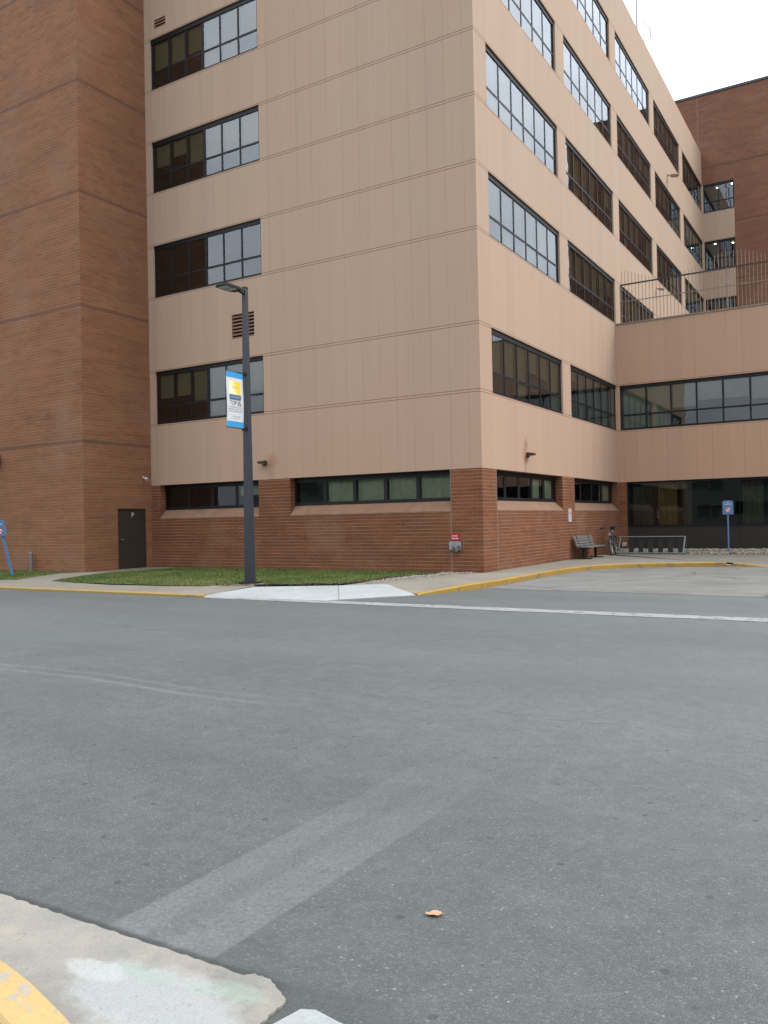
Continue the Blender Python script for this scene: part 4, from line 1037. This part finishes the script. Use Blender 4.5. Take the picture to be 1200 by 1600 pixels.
mb=MB();mb.tube([(-.33,.20,1.03),(-.22,.10,1.05),(-.08,.17,1.0),(0,.20,.98),(.08,.17,1.0),(.22,.10,1.05),(.33,.20,1.03)],.014,8);hb=mb.build('handlebar',M['black'],bk)
for s in (-1,1):
    mb=MB();mb.tube([(s*.25,.12,1.047),(s*.36,.24,1.025)],.02,8);mb.build('grip',M['tyre'],hb)
mb=MB();mb.tube([(0,.75,.86),(0,.77,.98)],.014,8);mb.build('seat_post',M['silver'],bk)
mb=MB();mb.tube([(0,.58,1.0),(0,.70,1.0),(0,.82,1.01),(0,.90,1.01)],[.03,.05,.095,.06],10);mb.build('saddle',M['black'],bk)
mb=MB();mb.tube([(0,.08,.80),(0,.14,.80)],[.06,.045],12);mb.build('headlight',M['silver'],bk)
mb=MB();mb.tube([(-.09,.62,.30),(.09,.62,.30)],.018,8);mb.beam((.08,.62,.30),(.08,.74,.17),.02,.025);mb.beam((-.08,.62,.30),(-.08,.5,.43),.02,.025);mb.build('crank',M['silver'],bk)
for x,y,z in ((.13,.74,.165),(-.13,.5,.435)):
    mb=MB();mb.box(x-.05,x+.05,y-.045,y+.045,z-.012,z+.012);mb.build('pedal',M['black'],bk)
mb=MB()
n=14
for k in range(n):
    a0=math.pi*(.05+.75*k/n);a1=math.pi*(.05+.75*(k+1)/n)
    mb.poly([(-.035,1.05-.375*math.cos(a0),.34+.375*math.sin(a0)),(.035,1.05-.375*math.cos(a0),.34+.375*math.sin(a0)),(.035,1.05-.375*math.cos(a1),.34+.375*math.sin(a1)),(-.035,1.05-.375*math.cos(a1),.34+.375*math.sin(a1))])
mb.build('mudguard',M['black'],bk)

# ------------------------------------------------------------------ fallen leaves
def leaf(loc,s,label,seed):
    r=random.Random(seed); mb=MB(); n=11; pts=[]
    for k in range(n):
        a=2*math.pi*k/n; q=s*(1+.08*math.cos(2*a+1)+r.uniform(-.12,.12)); pts.append((q*1.25*math.cos(a),q*.8*math.sin(a),.005+.006*abs(math.sin(a*1.5))+r.uniform(0,.005)))
    for k in range(n): mb.poly([pts[k],pts[(k+1)%n],(0,0,.004)],smooth=True)
    mb.tube([(s*1.1,0,.006),(s*1.5,s*.2,.004)],.0012,5)
    o=mb.build('fallen_leaf',M['leaf'],merge=True); o.location=loc; tag(o,label,'leaf','fallen leaves on the asphalt'); o.rotation_euler=(0,0,.5); return o
leaf((7.65,-17.41,ZR),.026,'curled orange leaf lying alone on the near asphalt',1)
leaf((-1.06,-8.08,ZR),.035,'tiny pale leaf on the asphalt below the white kerb ramp',2)

# ------------------------------------------------------------------ what stands across the street (seen only in the glass)
op=thing('opposite_building','low grey building across the street behind the camera','building',(0,-62,0))
mb=MB(); win=[(-(-60+6*k)-3.6 , -(-60+6*k)-.8, z,z+1.6) for k in range(20) for z in (1.2,4.6,8.0)]
mb.wall('N',-62,-62,62,-.2,11.5,win)
mb.poly([(-62,-62,11.5),(62,-62,11.5),(62,-78,11.5),(-62,-78,11.5)])
o=mb.build('wall',simple('grey_rendered_wall',(.20,.195,.18),.9)); o.parent=op; o.matrix_parent_inverse=Matrix.Translation((0,62,0))
mb=MB(); mb.wall('N',-62.2,-62,62,-.2,11.5); o=mb.build('window_band',simple('dim_window_band',(.09,.09,.085),.8)); o.parent=op; o.matrix_parent_inverse=Matrix.Translation((0,62,0))

# ------------------------------------------------------------------ light
SUN_EL,SUN_AZ=R(42),R(70)     # azimuth clockwise from +y
w=bpy.data.worlds.new('World'); S.world=w; w.use_nodes=True; nt=w.node_tree; bg=nt.nodes['Background']
sky=nt.nodes.new('ShaderNodeTexSky'); sky.sky_type='NISHITA'; sky.sun_disc=False; sky.sun_elevation=SUN_EL; sky.sun_rotation=SUN_AZ; sky.dust_density=3; sky.air_density=1.2
tc=nt.nodes.new('ShaderNodeTexCoord')
sx=sepxyz(nt,tc.outputs['Generated'])
mp=nt.nodes.new('ShaderNodeMapping'); mp.inputs['Scale'].default_value=(1.6,1.6,3.4); nt.links.new(tc.outputs['Generated'],mp.inputs[0])
cl=noise(nt,mp.outputs[0],1.6,6,.58,.4)
clouds=mix(nt,ramp(nt,cl,[(.33,0.),(.68,1.)]),(7.7,8.05,8.7),(12.9,13.0,13.2))
hor=nt.nodes.new('ShaderNodeMapRange'); nt.links.new(sx[2],hor.inputs[0]); hor.inputs[1].default_value=.12; hor.inputs[2].default_value=.66; hor.inputs[3].default_value=.40; hor.inputs[4].default_value=1.48
clouds=mix(nt,1.0,clouds,hor.outputs[0],'MULTIPLY')
allsky=mix(nt,.86,sky.outputs[0],clouds)
nt.links.new(allsky,bg.inputs[0]); bg.inputs[1].default_value=.15
L=bpy.data.lights.new('sun','SUN'); L.energy=1.5; L.angle=R(28); L.color=(1,.985,.965)
so=bpy.data.objects.new('sun',L); COL.objects.link(so)
d=Vector((math.sin(SUN_AZ)*math.cos(SUN_EL),math.cos(SUN_AZ)*math.cos(SUN_EL),math.sin(SUN_EL))); so.rotation_euler=d.to_track_quat('Z','Y').to_euler(); so.location=(0,0,60)

# ------------------------------------------------------------------ camera
cx,cy,cz,hd_,pi_,ro_,f_=9.219,-20.319,1.45,.545833,.010915,-.0198814,1284.34
fw=Vector((-math.sin(hd_)*math.cos(pi_),math.cos(hd_)*math.cos(pi_),math.sin(pi_))); rt=fw.cross(Vector((0,0,1))).normalized(); up=rt.cross(fw)
r2=rt*math.cos(ro_)+up*math.sin(ro_); u2=-rt*math.sin(ro_)+up*math.cos(ro_)
cam=bpy.data.cameras.new('camera'); co=bpy.data.objects.new('camera',cam); COL.objects.link(co)
co.matrix_world=Matrix(((r2.x,u2.x,-fw.x,cx),(r2.y,u2.y,-fw.y,cy),(r2.z,u2.z,-fw.z,cz),(0,0,0,1)))
cam.sensor_fit='VERTICAL'; cam.sensor_height=36; cam.lens=36*f_/1600; cam.clip_end=2000; cam.clip_start=.05
S.camera=co
S.view_settings.view_transform='Standard'; S.view_settings.look='None'; S.view_settings.gamma=1; S.view_settings.exposure=.67
S.cycles.max_bounces=10; S.cycles.transparent_max_bounces=16; S.cycles.use_denoising=True
